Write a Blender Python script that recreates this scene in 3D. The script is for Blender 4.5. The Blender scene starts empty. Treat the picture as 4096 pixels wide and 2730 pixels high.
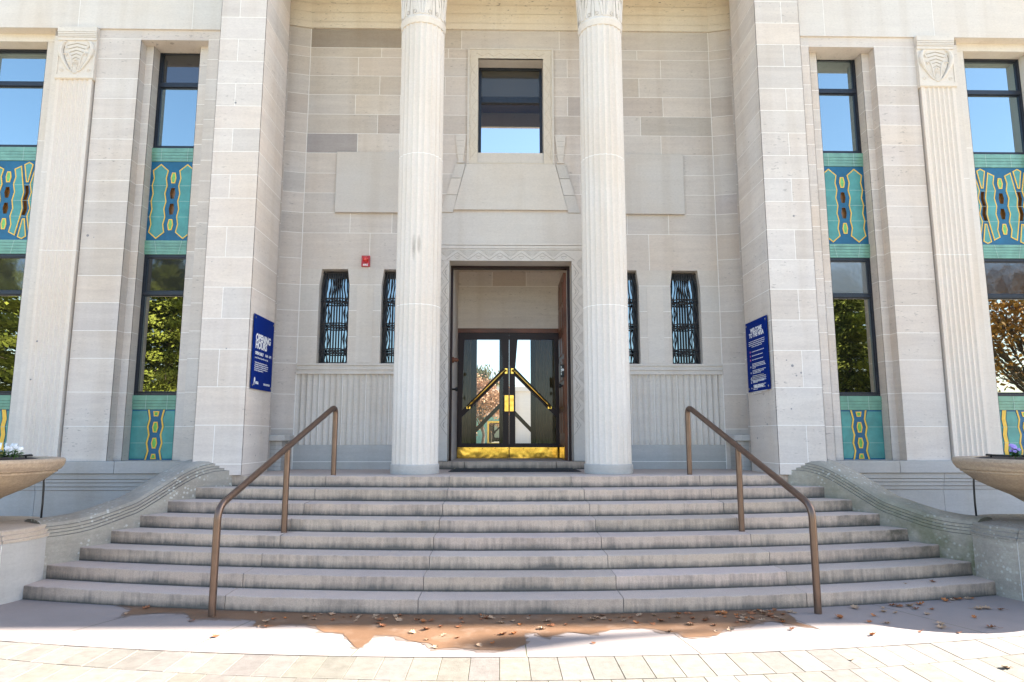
import bpy, math, random
from mathutils import Vector, Matrix
from mathutils.geometry import tessellate_polygon
PI=math.pi; R=math.radians
S=bpy.context.scene; COL=S.collection
rnd=random.Random(7)

# ------------------------------------------------------------------ materials
def nmat(name):
    m=bpy.data.materials.new(name); m.use_nodes=True
    nt=m.node_tree; b=nt.nodes['Principled BSDF']; return m,nt,b
def N(nt,t,**k):
    n=nt.nodes.new(t)
    for a,v in k.items(): setattr(n,a,v)
    return n
def mathn(nt,op,a,b=None,clamp=False):
    n=N(nt,'ShaderNodeMath',operation=op,use_clamp=clamp)
    for i,v in enumerate((a,b)):
        if v is None: continue
        if isinstance(v,(int,float)): n.inputs[i].default_value=v
        else: nt.links.new(v,n.inputs[i])
    return n.outputs[0]
def mixc(nt,f,a,b,mode='MIX'):
    n=N(nt,'ShaderNodeMix',data_type='RGBA',blend_type=mode)
    for i,v in ((0,f),(6,a),(7,b)):
        if isinstance(v,(int,float)): n.inputs[i].default_value=v
        elif isinstance(v,tuple): n.inputs[i].default_value=v if len(v)==4 else (*v,1)
        else: nt.links.new(v,n.inputs[i])
    return n.outputs[2]
def coord(nt,scale=(1,1,1),obj=True):
    tc=N(nt,'ShaderNodeTexCoord'); mp=N(nt,'ShaderNodeMapping')
    mp.inputs['Scale'].default_value=scale
    nt.links.new(tc.outputs['Object'],mp.inputs[0]); return mp.outputs[0]
def noise(nt,vec,scale,detail=4,rough=.55,dist=0):
    n=N(nt,'ShaderNodeTexNoise'); n.inputs['Scale'].default_value=scale; n.inputs['Detail'].default_value=detail
    n.inputs['Roughness'].default_value=rough; n.inputs['Distortion'].default_value=dist
    nt.links.new(vec,n.inputs['Vector']); return n.outputs['Fac']
def mrange(nt,v,a,b,c=0,d=1):
    n=N(nt,'ShaderNodeMapRange'); n.clamp=True
    for i,x in ((1,a),(2,b),(3,c),(4,d)): n.inputs[i].default_value=x
    nt.links.new(v,n.inputs[0]); return n.outputs[0]
def bump(nt,b,h,strength,dist=.01):
    n=N(nt,'ShaderNodeBump'); n.inputs['Strength'].default_value=strength; n.inputs['Distance'].default_value=dist
    nt.links.new(h,n.inputs['Height']); nt.links.new(n.outputs[0],b.inputs['Normal'])
def attr(nt):
    n=N(nt,'ShaderNodeAttribute',attribute_name='tone'); return n.outputs['Color']

def stone(name,base,fleck=.5,bed=.12,grain=.05,rough=.85,bumps=.25,lichen=0):
    m,nt,b=nmat(name); L=nt.links
    c=coord(nt); c2=coord(nt,(.8,.8,7)); c3=coord(nt,(15,15,52))
    col=mixc(nt,1,(*base,1),attr(nt),'MULTIPLY')
    n1=noise(nt,c2,1.3,5,.6,.6)
    col=mixc(nt,mrange(nt,n1,.3,.75,0,1),col,mixc(nt,1,col,(1-bed*1.2,1-bed*1.3,1-bed*1.2,1),'MULTIPLY'))
    n4=noise(nt,c,.55,3)
    col=mixc(nt,mrange(nt,n4,.42,.72,0,.8),col,mixc(nt,1,col,(1.0,.945,.87,1),'MULTIPLY'))
    n2=noise(nt,c,95,3,.7)
    col=mixc(nt,mrange(nt,n2,.2,.8,0,1),mixc(nt,1,col,(1-grain,1-grain,1-grain,1),'MULTIPLY'),mixc(nt,1,col,(1+grain,1+grain,1+grain,1),'MULTIPLY'))
    ro=noise(nt,coord(nt,(3.2,3.2,.22)),1,3,.55)
    col=mixc(nt,mrange(nt,ro,.5,.78,0,1),col,mixc(nt,1,col,(.90,.875,.845,1),'MULTIPLY'))
    g2=noise(nt,coord(nt,(1,1,1.6)),26,4,.75)
    col=mixc(nt,mrange(nt,g2,.32,.68,0,1),mixc(nt,1,col,(1-grain*1.3,1-grain*1.35,1-grain*1.35,1),'MULTIPLY'),mixc(nt,1,col,(1+grain*.8,1+grain*.8,1+grain*.8,1),'MULTIPLY'))
    if fleck>0:
        n3=noise(nt,c3,.8,2,.5); n5=noise(nt,c,.9,2)
        f=mathn(nt,'MULTIPLY',mrange(nt,n3,.655,.72,0,1),mrange(nt,n5,.42,.62,.12,1))
        col=mixc(nt,mathn(nt,'MULTIPLY',f,fleck),col,(.16,.14,.13,1))
    if lichen:
        v=N(nt,'ShaderNodeTexVoronoi'); v.inputs['Scale'].default_value=19; L.new(c,v.inputs['Vector'])
        n6=noise(nt,c,3,3)
        f=mathn(nt,'MULTIPLY',mrange(nt,v.outputs['Distance'],.20,.34,1,0),mrange(nt,n6,.46,.58,0,1))
        col=mixc(nt,mathn(nt,'MULTIPLY',f,.55),col,(.62,.63,.58,1))
        n7=noise(nt,c,2.2,6,.7)
        col=mixc(nt,mrange(nt,n7,.45,.75,0,.55),col,(.17,.165,.15,1))
        if lichen>1:
            n8=noise(nt,c,1.6,5,.65)
            sep=N(nt,'ShaderNodeSeparateXYZ'); tc=N(nt,'ShaderNodeTexCoord'); L.new(tc.outputs['Object'],sep.inputs[0])
            hz=mrange(nt,sep.outputs['Z'],.2,1.3,1,.0)
            f=mathn(nt,'MULTIPLY',mrange(nt,n8,.40,.56,0,.9),hz)
            col=mixc(nt,f,col,(.085,.095,.035,1))
    L.new(col,b.inputs['Base Color']); b.inputs['Roughness'].default_value=rough
    h=mathn(nt,'ADD',noise(nt,c,60,4,.7),mathn(nt,'MULTIPLY',noise(nt,c,300,2),.5))
    bump(nt,b,h,bumps,.006); return m
def flat(name,col,rough=.5,metal=0,var=.08,vs=6,spec=.5,bumps=0,coat=0):
    m,nt,b=nmat(name); c=coord(nt)
    cc=mixc(nt,mrange(nt,noise(nt,c,vs,5,.6),.3,.7,0,1),tuple(x*(1-var) for x in col)+(1,),tuple(min(1,x*(1+var)) for x in col)+(1,))
    nt.links.new(cc,b.inputs['Base Color']); b.inputs['Roughness'].default_value=rough; b.inputs['Metallic'].default_value=metal
    b.inputs['Specular IOR Level'].default_value=spec
    if coat: b.inputs['Coat Weight'].default_value=coat; b.inputs['Coat Roughness'].default_value=.08
    if bumps: bump(nt,b,noise(nt,c,vs*8,4),bumps,.004)
    return m

M={}
SB=(.69,.632,.578)
M['stone']=stone('sandstone',SB)
M['smooth']=stone('dressed_sandstone',(.69,.645,.592),fleck=.22,bed=.06)
M['col']=stone('column_sandstone',(.70,.652,.60),fleck=.05,bed=.02)
def smear(m):
    nt=m.node_tree; L=nt.links; b=nt.nodes['Principled BSDF']; src=b.inputs['Base Color'].links[0].from_socket
    tc=N(nt,'ShaderNodeTexCoord'); sep=N(nt,'ShaderNodeSeparateXYZ'); L.new(tc.outputs['Object'],sep.inputs[0])
    tot=None
    for x,z,wx,wz in ((-1.435,4.46,.022,.15),(-1.36,4.50,.02,.11)):
        dx=mathn(nt,'DIVIDE',mathn(nt,'SUBTRACT',sep.outputs['X'],x),wx); dz=mathn(nt,'DIVIDE',mathn(nt,'SUBTRACT',sep.outputs['Z'],z),wz)
        d=mathn(nt,'ADD',mathn(nt,'MULTIPLY',dx,dx),mathn(nt,'MULTIPLY',dz,dz))
        f=mrange(nt,d,.1,2.2,.55,0); tot=f if tot is None else mathn(nt,'MAXIMUM',tot,f)
    n=noise(nt,coord(nt,(30,30,8)),1,4,.7)
    L.new(mixc(nt,mathn(nt,'MULTIPLY',tot,mrange(nt,n,.3,.6,.4,1)),src,(.17,.14,.11,1)),b.inputs['Base Color'])
smear(M['col'])
M['weather']=stone('weathered_sandstone',(.36,.335,.285),fleck=.3,bed=.2,grain=.1,lichen=1,bumps=.6)
M['mossy']=stone('mossy_sandstone',(.38,.355,.29),fleck=.3,bed=.2,grain=.1,lichen=2,bumps=.6)
M['plinth']=stone('plinth_sandstone',(.50,.49,.47),fleck=.15,bed=.1)
M['cream']=stone('cream_plaster',(.77,.70,.60),fleck=.8,bed=.03)
M['terra']=stone('tan_stone',(.53,.41,.285),fleck=.5,bed=.3,grain=.16,rough=.8,bumps=.6)
M['pedcap']=stone('pedestal_cap_stone',(.52,.44,.36),fleck=.2,bed=.1,grain=.08)
M['mortar']=flat('white_mortar',(.84,.81,.77),.9,var=.06,vs=30)
M['stepjoint']=flat('dirty_step_joint',(.20,.18,.16),.9,var=.4,vs=8)
M['curtain']=flat('tan_curtain',(.42,.25,.11),.9,var=.2,vs=4)
M['groove']=flat('shadow_gap_stone',(.25,.22,.19),.9)
M['plug']=flat('grey_plug',(.26,.25,.26),.9)
M['carve']=flat('carved_line_shade',(.33,.29,.25),.9)  # dark stone tone puts the shade of the carved lines into the colour
M['frame']=flat('navy_window_frame',(.012,.016,.026),.35,vs=20,var=.3)
M['yellow']=flat('yellow_glaze',(.82,.50,.06),.4,var=.1,vs=14,coat=.15)
M['ochre']=flat('ochre_glaze',(.20,.085,.012),.3,var=.25,vs=10,coat=.4)
M['leafgreen']=flat('green_glaze',(.16,.46,.10),.25,var=.2,vs=22,coat=.4)
M['blue']=flat('blue_glaze',(.002,.105,.215),.4,var=.25,vs=4,coat=.12)
M['teal']=flat('teal_glaze',(.070,.285,.265),.35,var=.22,vs=4,coat=.2)
M['jade']=flat('jade_glaze',(.15,.33,.25),.28,var=.2,vs=5,coat=.5)
M['groutline']=flat('pale_grout',(.38,.50,.45),.7)
M['darkline']=flat('dark_grout',(.05,.09,.07),.7)
M['wood']=flat('dark_varnished_timber',(.022,.009,.010),.42,var=.3,vs=3,spec=.3)
M['redwood']=flat('red_varnished_timber',(.15,.05,.022),.36,var=.35,vs=3,spec=.35)
M['brass']=flat('polished_brass',(.74,.46,.10),.13,1,var=.12,vs=3,bumps=0)
bump(M['brass'].node_tree,M['brass'].node_tree.nodes['Principled BSDF'],noise(M['brass'].node_tree,coord(M['brass'].node_tree),3.2,2),.2,.05)
M['bronze']=flat('bronze_tube',(.17,.115,.088),.36,.8,var=.12,vs=9)
M['black']=flat('black_plastic',(.012,.012,.013),.45)
M['iron']=flat('dark_iron',(.035,.034,.036),.5,.3)
M['steel']=flat('steel_cap',(.6,.6,.6),.25,1)
M['signblue']=flat('deep_blue_panel',(.0,.017,.165),.5,var=.06,spec=.03)
M['white']=flat('white_print',(.8,.8,.8),.6,var=.02)
M['pink']=flat('pink_print',(.6,.1,.3),.6,var=.02)
M['red']=flat('red_plastic',(.45,.012,.02),.3,var=.05)
M['redlens']=flat('red_lens',(.62,.015,.012),.12,var=.05,coat=1)
M['soil']=flat('potting_soil',(.028,.019,.014),.95,var=.5,vs=40,bumps=.8)
M['petalw']=flat('white_petal',(.75,.75,.74),.7,var=.05)
M['petalv']=flat('lilac_petal',(.36,.26,.62),.7,var=.2)
M['herb']=flat('flower_leaf',(.05,.12,.025),.6,var=.4,vs=60)
M['leafa']=flat('rust_leaf',(.24,.085,.03),.7,var=.35,vs=30)
M['leafb']=flat('tan_leaf',(.36,.23,.14),.75,var=.3,vs=30)
M['leafc']=flat('orange_leaf',(.40,.13,.03),.7,var=.35,vs=30)
M['dark']=flat('dark_interior',(.03,.02,.014),.9)
M['brownwall']=flat('brown_interior_wall',(.075,.045,.025),.8,var=.3,vs=1.5)
M['bark']=flat('bark',(.09,.065,.045),.9,var=.4,vs=12,bumps=.6)
M['roof']=flat('roof_membrane',(.3,.29,.27),.9)
M['rubber']=flat('black_rubber',(.025,.025,.027),.7,var=.3,vs=30,bumps=.4)
M['matedge']=flat('worn_yellow_tape',(.45,.36,.10),.7)

def foliage(name,a,b_):
    m,nt,b=nmat(name)
    c=mixc(nt,1,mixc(nt,noise(nt,coord(nt),.9,3),(*a,1),(*b_,1)),attr(nt),'MULTIPLY')
    nt.links.new(c,b.inputs['Base Color']); b.inputs['Roughness'].default_value=.65
    b.inputs['Specular IOR Level'].default_value=.2
    return m
M['conifer']=foliage('conifer_foliage',(.085,.115,.012),(.20,.20,.028))
M['autumn']=foliage('autumn_foliage',(.30,.12,.015),(.34,.20,.03))
M['willow']=foliage('olive_foliage',(.10,.09,.025),(.15,.13,.04))
M['blossom']=foliage('pinkish_autumn_foliage',(.42,.22,.12),(.50,.30,.16))

def glassy(name,refl,tint,base,lines=0,rough=.0,wav=0):
    m,nt,b=nmat(name); L=nt.links
    g=N(nt,'ShaderNodeBsdfGlossy'); g.inputs['Color'].default_value=(*tint,1); g.inputs['Roughness'].default_value=rough
    d=N(nt,'ShaderNodeBsdfDiffuse'); d.inputs['Color'].default_value=(*base,1)
    if lines:
        w=N(nt,'ShaderNodeTexWave',wave_type='BANDS',bands_direction='Z'); w.inputs['Scale'].default_value=lines
        L.new(coord(nt),w.inputs['Vector'])
        L.new(mixc(nt,w.outputs['Fac'],(*base,1),(base[0]*4+.05,base[1]*4+.07,base[2]*4+.09,1)),d.inputs['Color'])
    if wav:
        bm=N(nt,'ShaderNodeBump'); bm.inputs['Strength'].default_value=wav; bm.inputs['Distance'].default_value=.01
        L.new(noise(nt,coord(nt),4,2),bm.inputs['Height']); L.new(bm.outputs[0],g.inputs['Normal'])
    fr=N(nt,'ShaderNodeFresnel'); fr.inputs[0].default_value=1.5
    f=mathn(nt,'ADD',mathn(nt,'MULTIPLY',fr.outputs[0],1-refl),refl,True)
    mx=N(nt,'ShaderNodeMixShader'); L.new(f,mx.inputs[0]); L.new(d.outputs[0],mx.inputs[1]); L.new(g.outputs[0],mx.inputs[2])
    L.new(mx.outputs[0],nt.nodes['Material Output'].inputs[0]); return m
M['paneU']=glassy('blue_window_glass',.40,(.78,.97,1),(.012,.02,.03),wav=.015)
M['paneD']=glassy('dark_window_glass',.10,(.9,.95,1),(.02,.02,.022),rough=.05,wav=.1)
M['paneB']=glassy('obscured_window_glass',.03,(.9,.9,.85),(.055,.05,.042),rough=.1,wav=.3)
M['paneL']=glassy('lower_window_glass',.42,(1,1,.9),(.008,.01,.008),wav=.025)
M['paneS']=glassy('small_window_glass',.28,(.74,.92,1),(.008,.01,.014),wav=.02)
M['paneF']=glassy('frosted_window_glass',.12,(.9,.95,1),(.16,.17,.17),rough=.12,wav=.2)
def clearglass(name,refl):
    m,nt,b=nmat(name); L=nt.links
    g=N(nt,'ShaderNodeBsdfGlossy'); g.inputs['Roughness'].default_value=0; g.inputs['Color'].default_value=(.95,.97,1,1)
    t=N(nt,'ShaderNodeBsdfTransparent'); t.inputs['Color'].default_value=(.60,.655,.68,1)
    mx=N(nt,'ShaderNodeMixShader'); mx.inputs[0].default_value=refl
    L.new(t.outputs[0],mx.inputs[1]); L.new(g.outputs[0],mx.inputs[2]); L.new(mx.outputs[0],nt.nodes['Material Output'].inputs[0]); return m
M['clear']=clearglass('clear_door_glass',.03)

def granite():
    m,nt,b=nmat('pink_granite'); L=nt.links
    c=coord(nt)
    tc=N(nt,'ShaderNodeTexCoord'); sep=N(nt,'ShaderNodeSeparateXYZ'); L.new(tc.outputs['Object'],sep.inputs[0])
    ge=N(nt,'ShaderNodeNewGeometry'); sn=N(nt,'ShaderNodeSeparateXYZ'); L.new(ge.outputs['True Normal'],sn.inputs[0])
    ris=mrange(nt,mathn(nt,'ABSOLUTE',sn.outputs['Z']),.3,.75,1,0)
    col=mixc(nt,1,(.52,.42,.355,1),attr(nt),'MULTIPLY')
    sp=noise(nt,c,75,4,.85); col=mixc(nt,mrange(nt,sp,.3,.7,0,1),mixc(nt,1,col,(.80,.80,.81,1),'MULTIPLY'),mixc(nt,1,col,(1.16,1.15,1.13,1),'MULTIPLY'))
    col=mixc(nt,mrange(nt,noise(nt,c,2.2,5),.35,.7,0,.6),col,mixc(nt,1,col,(.86,.85,.86,1),'MULTIPLY'))
    col=mixc(nt,ris,col,mixc(nt,1,col,(1.12,1.06,.95,1),'MULTIPLY'))
    # weathered riser stains: streaks run down, dirt gathers at the foot of each riser
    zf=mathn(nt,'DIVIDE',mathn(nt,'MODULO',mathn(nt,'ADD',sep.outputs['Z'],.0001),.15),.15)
    st=noise(nt,coord(nt,(17,17,2.2)),1,6,.7)
    bl=noise(nt,coord(nt,(1.6,1.6,3)),1,4,.6)
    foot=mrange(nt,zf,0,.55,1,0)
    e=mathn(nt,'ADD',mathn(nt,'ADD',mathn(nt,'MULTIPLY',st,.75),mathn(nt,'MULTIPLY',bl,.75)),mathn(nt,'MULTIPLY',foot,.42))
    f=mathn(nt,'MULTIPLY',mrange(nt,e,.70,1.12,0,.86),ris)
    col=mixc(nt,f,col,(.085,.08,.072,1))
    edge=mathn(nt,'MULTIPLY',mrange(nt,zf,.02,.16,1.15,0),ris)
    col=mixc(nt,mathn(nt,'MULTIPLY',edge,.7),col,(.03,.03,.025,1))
    gx=mathn(nt,'ADD',mathn(nt,'ABSOLUTE',sep.outputs['X']),mathn(nt,'MULTIPLY',sep.outputs['Z'],1.07))
    gr=mathn(nt,'MULTIPLY',mrange(nt,gx,4.75,5.5,0,1),mrange(nt,noise(nt,c,4,5,.7),.3,.6,.15,.85))
    col=mixc(nt,mathn(nt,'MULTIPLY',gr,mathn(nt,'ADD',mathn(nt,'MULTIPLY',ris,.75),.12)),col,(.06,.052,.042,1))
    # moss towards the right-hand end
    ms=mathn(nt,'MULTIPLY',mrange(nt,sep.outputs['X'],3.4,4.9,0,1),mrange(nt,noise(nt,c,5,5,.7),.42,.66,0,.9))
    ms=mathn(nt,'MULTIPLY',ms,mrange(nt,sep.outputs['Z'],.2,.5,0,1))
    col=mixc(nt,mathn(nt,'MULTIPLY',ms,mathn(nt,'ADD',mathn(nt,'MULTIPLY',ris,.8),.15)),col,(.035,.036,.02,1))
    L.new(col,b.inputs['Base Color']); b.inputs['Roughness'].default_value=.8
    bump(nt,b,mathn(nt,'ADD',sp,noise(nt,c,50,3)),.5,.006); return m
M['granite']=granite()
def concrete():
    m,nt,b=nmat('pinkish_concrete'); L=nt.links; c=coord(nt)
    col=mixc(nt,mrange(nt,noise(nt,c,1.1,6,.6),.3,.7,0,1),(.26,.215,.195,1),(.31,.258,.235,1))
    sp=noise(nt,c,170,3,.7); col=mixc(nt,mrange(nt,sp,.3,.7,0,.5),col,mixc(nt,1,col,(.8,.8,.8,1),'MULTIPLY'))
    L.new(col,b.inputs['Base Color']); b.inputs['Roughness'].default_value=.85; bump(nt,b,sp,.4,.004); return m
M['concrete']=concrete()
def wet():
    m,nt,b=nmat('wet_concrete'); L=nt.links; c=coord(nt)
    col=mixc(nt,mrange(nt,noise(nt,c,2,5,.6),.3,.7,0,1),(.135,.072,.038,1),(.205,.112,.062,1))
    col=mixc(nt,mrange(nt,noise(nt,c,3.2,7,.7),.52,.72,0,.7),col,(.27,.19,.14,1))
    sp=noise(nt,c,120,3,.7); col=mixc(nt,mrange(nt,sp,.35,.65,0,.35),col,mixc(nt,1,col,(.7,.7,.7,1),'MULTIPLY'))
    L.new(col,b.inputs['Base Color']); b.inputs['Roughness'].default_value=.5; b.inputs['Specular IOR Level'].default_value=.35
    bump(nt,b,sp,.25,.003); return m
M['wet']=wet()
M['damp']=flat('damp_concrete',(.20,.145,.115),.7,var=.2,vs=9,spec=.3)
def paver():
    m,nt,b=nmat('cream_pavers'); L=nt.links; c=coord(nt)
    col=mixc(nt,1,(.215,.192,.168,1),attr(nt),'MULTIPLY')
    col=mixc(nt,mrange(nt,noise(nt,c,9,7,.75),.38,.72,0,.9),col,mixc(nt,1,col,(.62,.61,.58,1),'MULTIPLY'))
    sp=noise(nt,c,150,3,.7); col=mixc(nt,mrange(nt,sp,.3,.7,0,.6),col,mixc(nt,1,col,(.8,.8,.78,1),'MULTIPLY'))
    L.new(col,b.inputs['Base Color']); b.inputs['Roughness'].default_value=.9; bump(nt,b,mathn(nt,'ADD',sp,noise(nt,c,25,4)),.5,.006); return m
M['paver']=paver()
M['joint']=flat('mossy_joint',(.12,.115,.04),.95,var=.5,vs=3)
M['grass']=flat('dry_grass',(.10,.12,.04),.95,var=.4,vs=1)
M['paving']=flat('far_paving',(.44,.36,.265),.95,var=.15,vs=2)

# ------------------------------------------------------------------ mesh helpers
WL={}
def wloc(o): return WL.get(o.name,Vector((0,0,0)))
class MB:
    def __init__(s): s.v=[]; s.f=[]; s.m=[]; s.t=[]; s.mats=[]; s.cur=0; s.tone=(1,1,1)
    def use(s,mat,tone=None):
        if mat not in s.mats: s.mats.append(mat)
        s.cur=s.mats.index(mat)
        if tone is not None: s.tone=tone if isinstance(tone,tuple) else (tone,)*3
        return s
    def add(s,vs,fs):
        o=len(s.v); s.v+= [tuple(p) for p in vs]
        for f in fs: s.f.append([i+o for i in f]); s.m.append(s.cur); s.t.append(s.tone)
        return s
    def box(s,x0,x1,y0,y1,z0,z1):
        return s.add([(x0,y0,z0),(x1,y0,z0),(x1,y1,z0),(x0,y1,z0),(x0,y0,z1),(x1,y0,z1),(x1,y1,z1),(x0,y1,z1)],
            [(0,3,2,1),(4,5,6,7),(0,1,5,4),(1,2,6,5),(2,3,7,6),(3,0,4,7)])
    def obox(s,O,U,W,a0,a1,b0,b1,z0,z1):
        O,U,W=Vector(O),Vector(U),Vector(W); Z=Vector((0,0,1)); vs=[]
        for z in (z0,z1):
            for a,b in ((a0,b0),(a1,b0),(a1,b1),(a0,b1)): vs.append(O+U*a+W*b+Z*z)
        return s.add(vs,[(0,3,2,1),(4,5,6,7),(0,1,5,4),(1,2,6,5),(2,3,7,6),(3,0,4,7)])
    def quad(s,a,b,c,d): return s.add([a,b,c,d],[(0,1,2,3)])
    def poly(s,pts,y,y1=None,holes=(),hmat=None):
        # polygon in XZ facing -Y at depth y, side walls back to y1
        loops=[[Vector((p[0],p[1],0)) for p in l] for l in (pts,*holes)]
        flatp=[p for l in loops for p in l]
        tris=tessellate_polygon(loops)
        vs=[(p.x,y,p.y) for p in flatp]; fs=[]
        for t in tris:
            a,b,c=[flatp[i] for i in t]
            cr=(b.x-a.x)*(c.y-a.y)-(b.y-a.y)*(c.x-a.x)
            fs.append(tuple(t) if cr>0 else tuple(reversed(t)))
        s.add(vs,fs)
        if y1 is not None:
            for l in loops:
                n=len(l); vs=[(p.x,y,p.y) for p in l]+[(p.x,y1,p.y) for p in l]
                s.add(vs,[(i,(i+1)%n,n+(i+1)%n,n+i) for i in range(n)])
        return s
    def reveal(s,pts,y0,y1,closed=True):
        n=len(pts); vs=[(p[0],y0,p[1]) for p in pts]+[(p[0],y1,p[1]) for p in pts]
        return s.add(vs,[(i,n+i,n+(i+1)%n,(i+1)%n) for i in range(n if closed else n-1)])
    def tube(s,path,r,seg=10,cap=True,closed=False):
        P=[Vector(p) for p in path]; n=len(P); rings=[]; up=None
        for i in range(n):
            a=P[i-1] if (i>0 or closed) else P[i]; b=P[(i+1)%n] if (i<n-1 or closed) else P[i]
            t=(b-a).normalized()
            if up is None:
                up=Vector((0,0,1)) if abs(t.z)<.9 else Vector((1,0,0))
            x=up.cross(t)
            if x.length<1e-4: x=Vector((1,0,0)).cross(t)
            x.normalize(); y=t.cross(x); up=y
            rr=r[i] if isinstance(r,(list,tuple)) else r
            rings.append([P[i]+(x*math.cos(2*PI*k/seg)+y*math.sin(2*PI*k/seg))*rr for k in range(seg)])
        vs=[p for q in rings for p in q]; fs=[]
        for i in range(n if closed else n-1):
            j=(i+1)%n
            for k in range(seg): fs.append((i*seg+k,i*seg+(k+1)%seg,j*seg+(k+1)%seg,j*seg+k))
        if cap and not closed:
            fs.append(tuple(reversed(range(seg)))); fs.append(tuple(range((n-1)*seg,n*seg)))
        return s.add(vs,fs)
    def lathe(s,prof,c,seg=48,a0=0,a1=2*PI):
        full=abs(a1-a0-2*PI)<1e-6; n=len(prof); m=seg if full else seg+1
        vs=[(c[0]+r*math.cos(a0+(a1-a0)*k/seg),c[1]+r*math.sin(a0+(a1-a0)*k/seg),c[2]+z) for r,z in prof for k in range(m)]
        fs=[]
        for i in range(n-1):
            for k in range(seg):
                k2=(k+1)%m; fs.append((i*m+k,i*m+k2,(i+1)*m+k2,(i+1)*m+k))
        return s.add(vs,fs)
    def strip(s,pts,z0,z1):
        # vertical sheet following pts (x,y) from z0 to z1
        n=len(pts); return s.add([(p[0],p[1],z0) for p in pts]+[(p[0],p[1],z1) for p in pts],[(i,i+1,n+i+1,n+i) for i in range(n-1)])
    def build(s,name,parent=None,smooth=False,bevel=0,autosmooth=None):
        off=wloc(parent) if parent else Vector((0,0,0))
        me=bpy.data.meshes.new(name)
        me.from_pydata([tuple(Vector(p)-off) for p in s.v],[],s.f)
        for k in s.mats: me.materials.append(M[k])
        me.polygons.foreach_set('material_index',s.m)
        ca=me.color_attributes.new('tone','FLOAT_COLOR','CORNER')
        buf=[]
        for p in me.polygons:
            t=s.t[p.index]
            for _ in range(p.loop_total): buf+= [*t,1.0]
        ca.data.foreach_set('color',buf)
        if smooth: me.polygons.foreach_set('use_smooth',[True]*len(me.polygons))
        me.update()
        o=bpy.data.objects.new(name,me); COL.objects.link(o)
        if parent: o.parent=parent
        WL[o.name]=off.copy()
        if smooth and autosmooth is not None:
            me.set_sharp_from_angle(angle=R(autosmooth))
        if bevel:
            b=o.modifiers.new('bevel','BEVEL'); b.width=bevel; b.segments=2; b.limit_method='ANGLE'; b.angle_limit=R(40)
        return o
def empty(name,loc=(0,0,0)):
    o=bpy.data.objects.new(name,None); COL.objects.link(o); o.location=loc; o.empty_display_size=.2
    WL[o.name]=Vector(loc); return o
def tag(o,label=None,cat=None,group=None,kind=None):
    if label: o['label']=label
    if cat: o['category']=cat
    if group: o['group']=group
    if kind: o['kind']=kind
    return o
def copy_tree(o,parent=None):
    c=o.copy(); COL.objects.link(c)
    if parent: c.parent=parent
    for ch in list(o.children): copy_tree(ch,c)
    return c

def tone(r,amt=.07,grey=.35):
    k=1-r.random()*amt
    if r.random()<grey*.35: k*=.90+.06*r.random()
    w=r.uniform(-.02,.02)
    return (k*(1+w),k,k*(1-w))
def subtract(rects,h):
    out=[]
    for (a,b,c,d) in rects:
        x0,x1,z0,z1=h
        if b<=x0+1e-6 or a>=x1-1e-6 or d<=z0+1e-6 or c>=z1-1e-6: out.append((a,b,c,d)); continue
        if a<x0: out.append((a,x0,c,d))
        if b>x1: out.append((x1,b,c,d))
        m0,m1=max(a,x0),min(b,x1)
        if c<z0: out.append((m0,m1,c,z0))
        if d>z1: out.append((m0,m1,z1,d))
    return out
def ashlar(mb,O,U,W,u0,u1,zs,joints,holes=(),mat='stone',gap=.0092,r=rnd,dark={},amt=.07):
    """courses between successive zs; joints(i) -> u positions; U along the wall, W into the wall"""
    back=[(u0,u1,zs[0],zs[-1])]
    for h in holes: back=subtract(back,h)
    mb.use('mortar',1.0)
    O=Vector(O);U=Vector(U);W=Vector(W);Z=Vector((0,0,1))
    for a,b,c,d in back:
        q=[O+U*a+W*.0015+Z*c,O+U*b+W*.0015+Z*c,O+U*b+W*.0015+Z*d,O+U*a+W*.0015+Z*d]; mb.quad(*q)
    for i in range(len(zs)-1):
        js=[u0]+[j for j in sorted(joints(i)) if u0+.02<j<u1-.02]+[u1]
        for k in range(len(js)-1):
            a=js[k]+(gap/2 if k else 0); b=js[k+1]-(gap/2 if k<len(js)-2 else 0)
            c=zs[i]+(gap/2 if i else 0); d=zs[i+1]-(gap/2 if i<len(zs)-2 else 0)
            rs=[(a,b,c,d)]
            for h in holes: rs=subtract(rs,h)
            t=tone(r,amt); 
            if callable(dark): t=dark(i,a,b) or t
            elif (i,k) in dark: t=tuple(x*y for x,y in zip(dark[(i,k)],(1,1,1)))
            mb.use(mat,t)
            for a2,b2,c2,d2 in rs:
                if b2-a2<.004 or d2-c2<.004: continue
                mb.obox(O,U,W,a2,b2,0,.005,c2,d2)
    return mb
# ------------------------------------------------------------------ key dimensions (metres)
GZ=[1.35,1.88,2.41,2.94,3.38,3.83,4.27,4.72,5.15]
while GZ[-1]<12: GZ.append(GZ[-1]+.3555)
YP,YPB,YF,YS,YG,YW=9.45,10.49,10.617,10.80,11.0,11.1
PX0,PX1=3.715,4.395
H_ROOF=13.35; TX=Vector((1,0,0)); TY=Vector((0,1,0))

BLD=empty('stone_building',(0,11.0,0))
tag(BLD,'pale sandstone art deco building with tall columned entrance portico above the steps','building')

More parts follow.
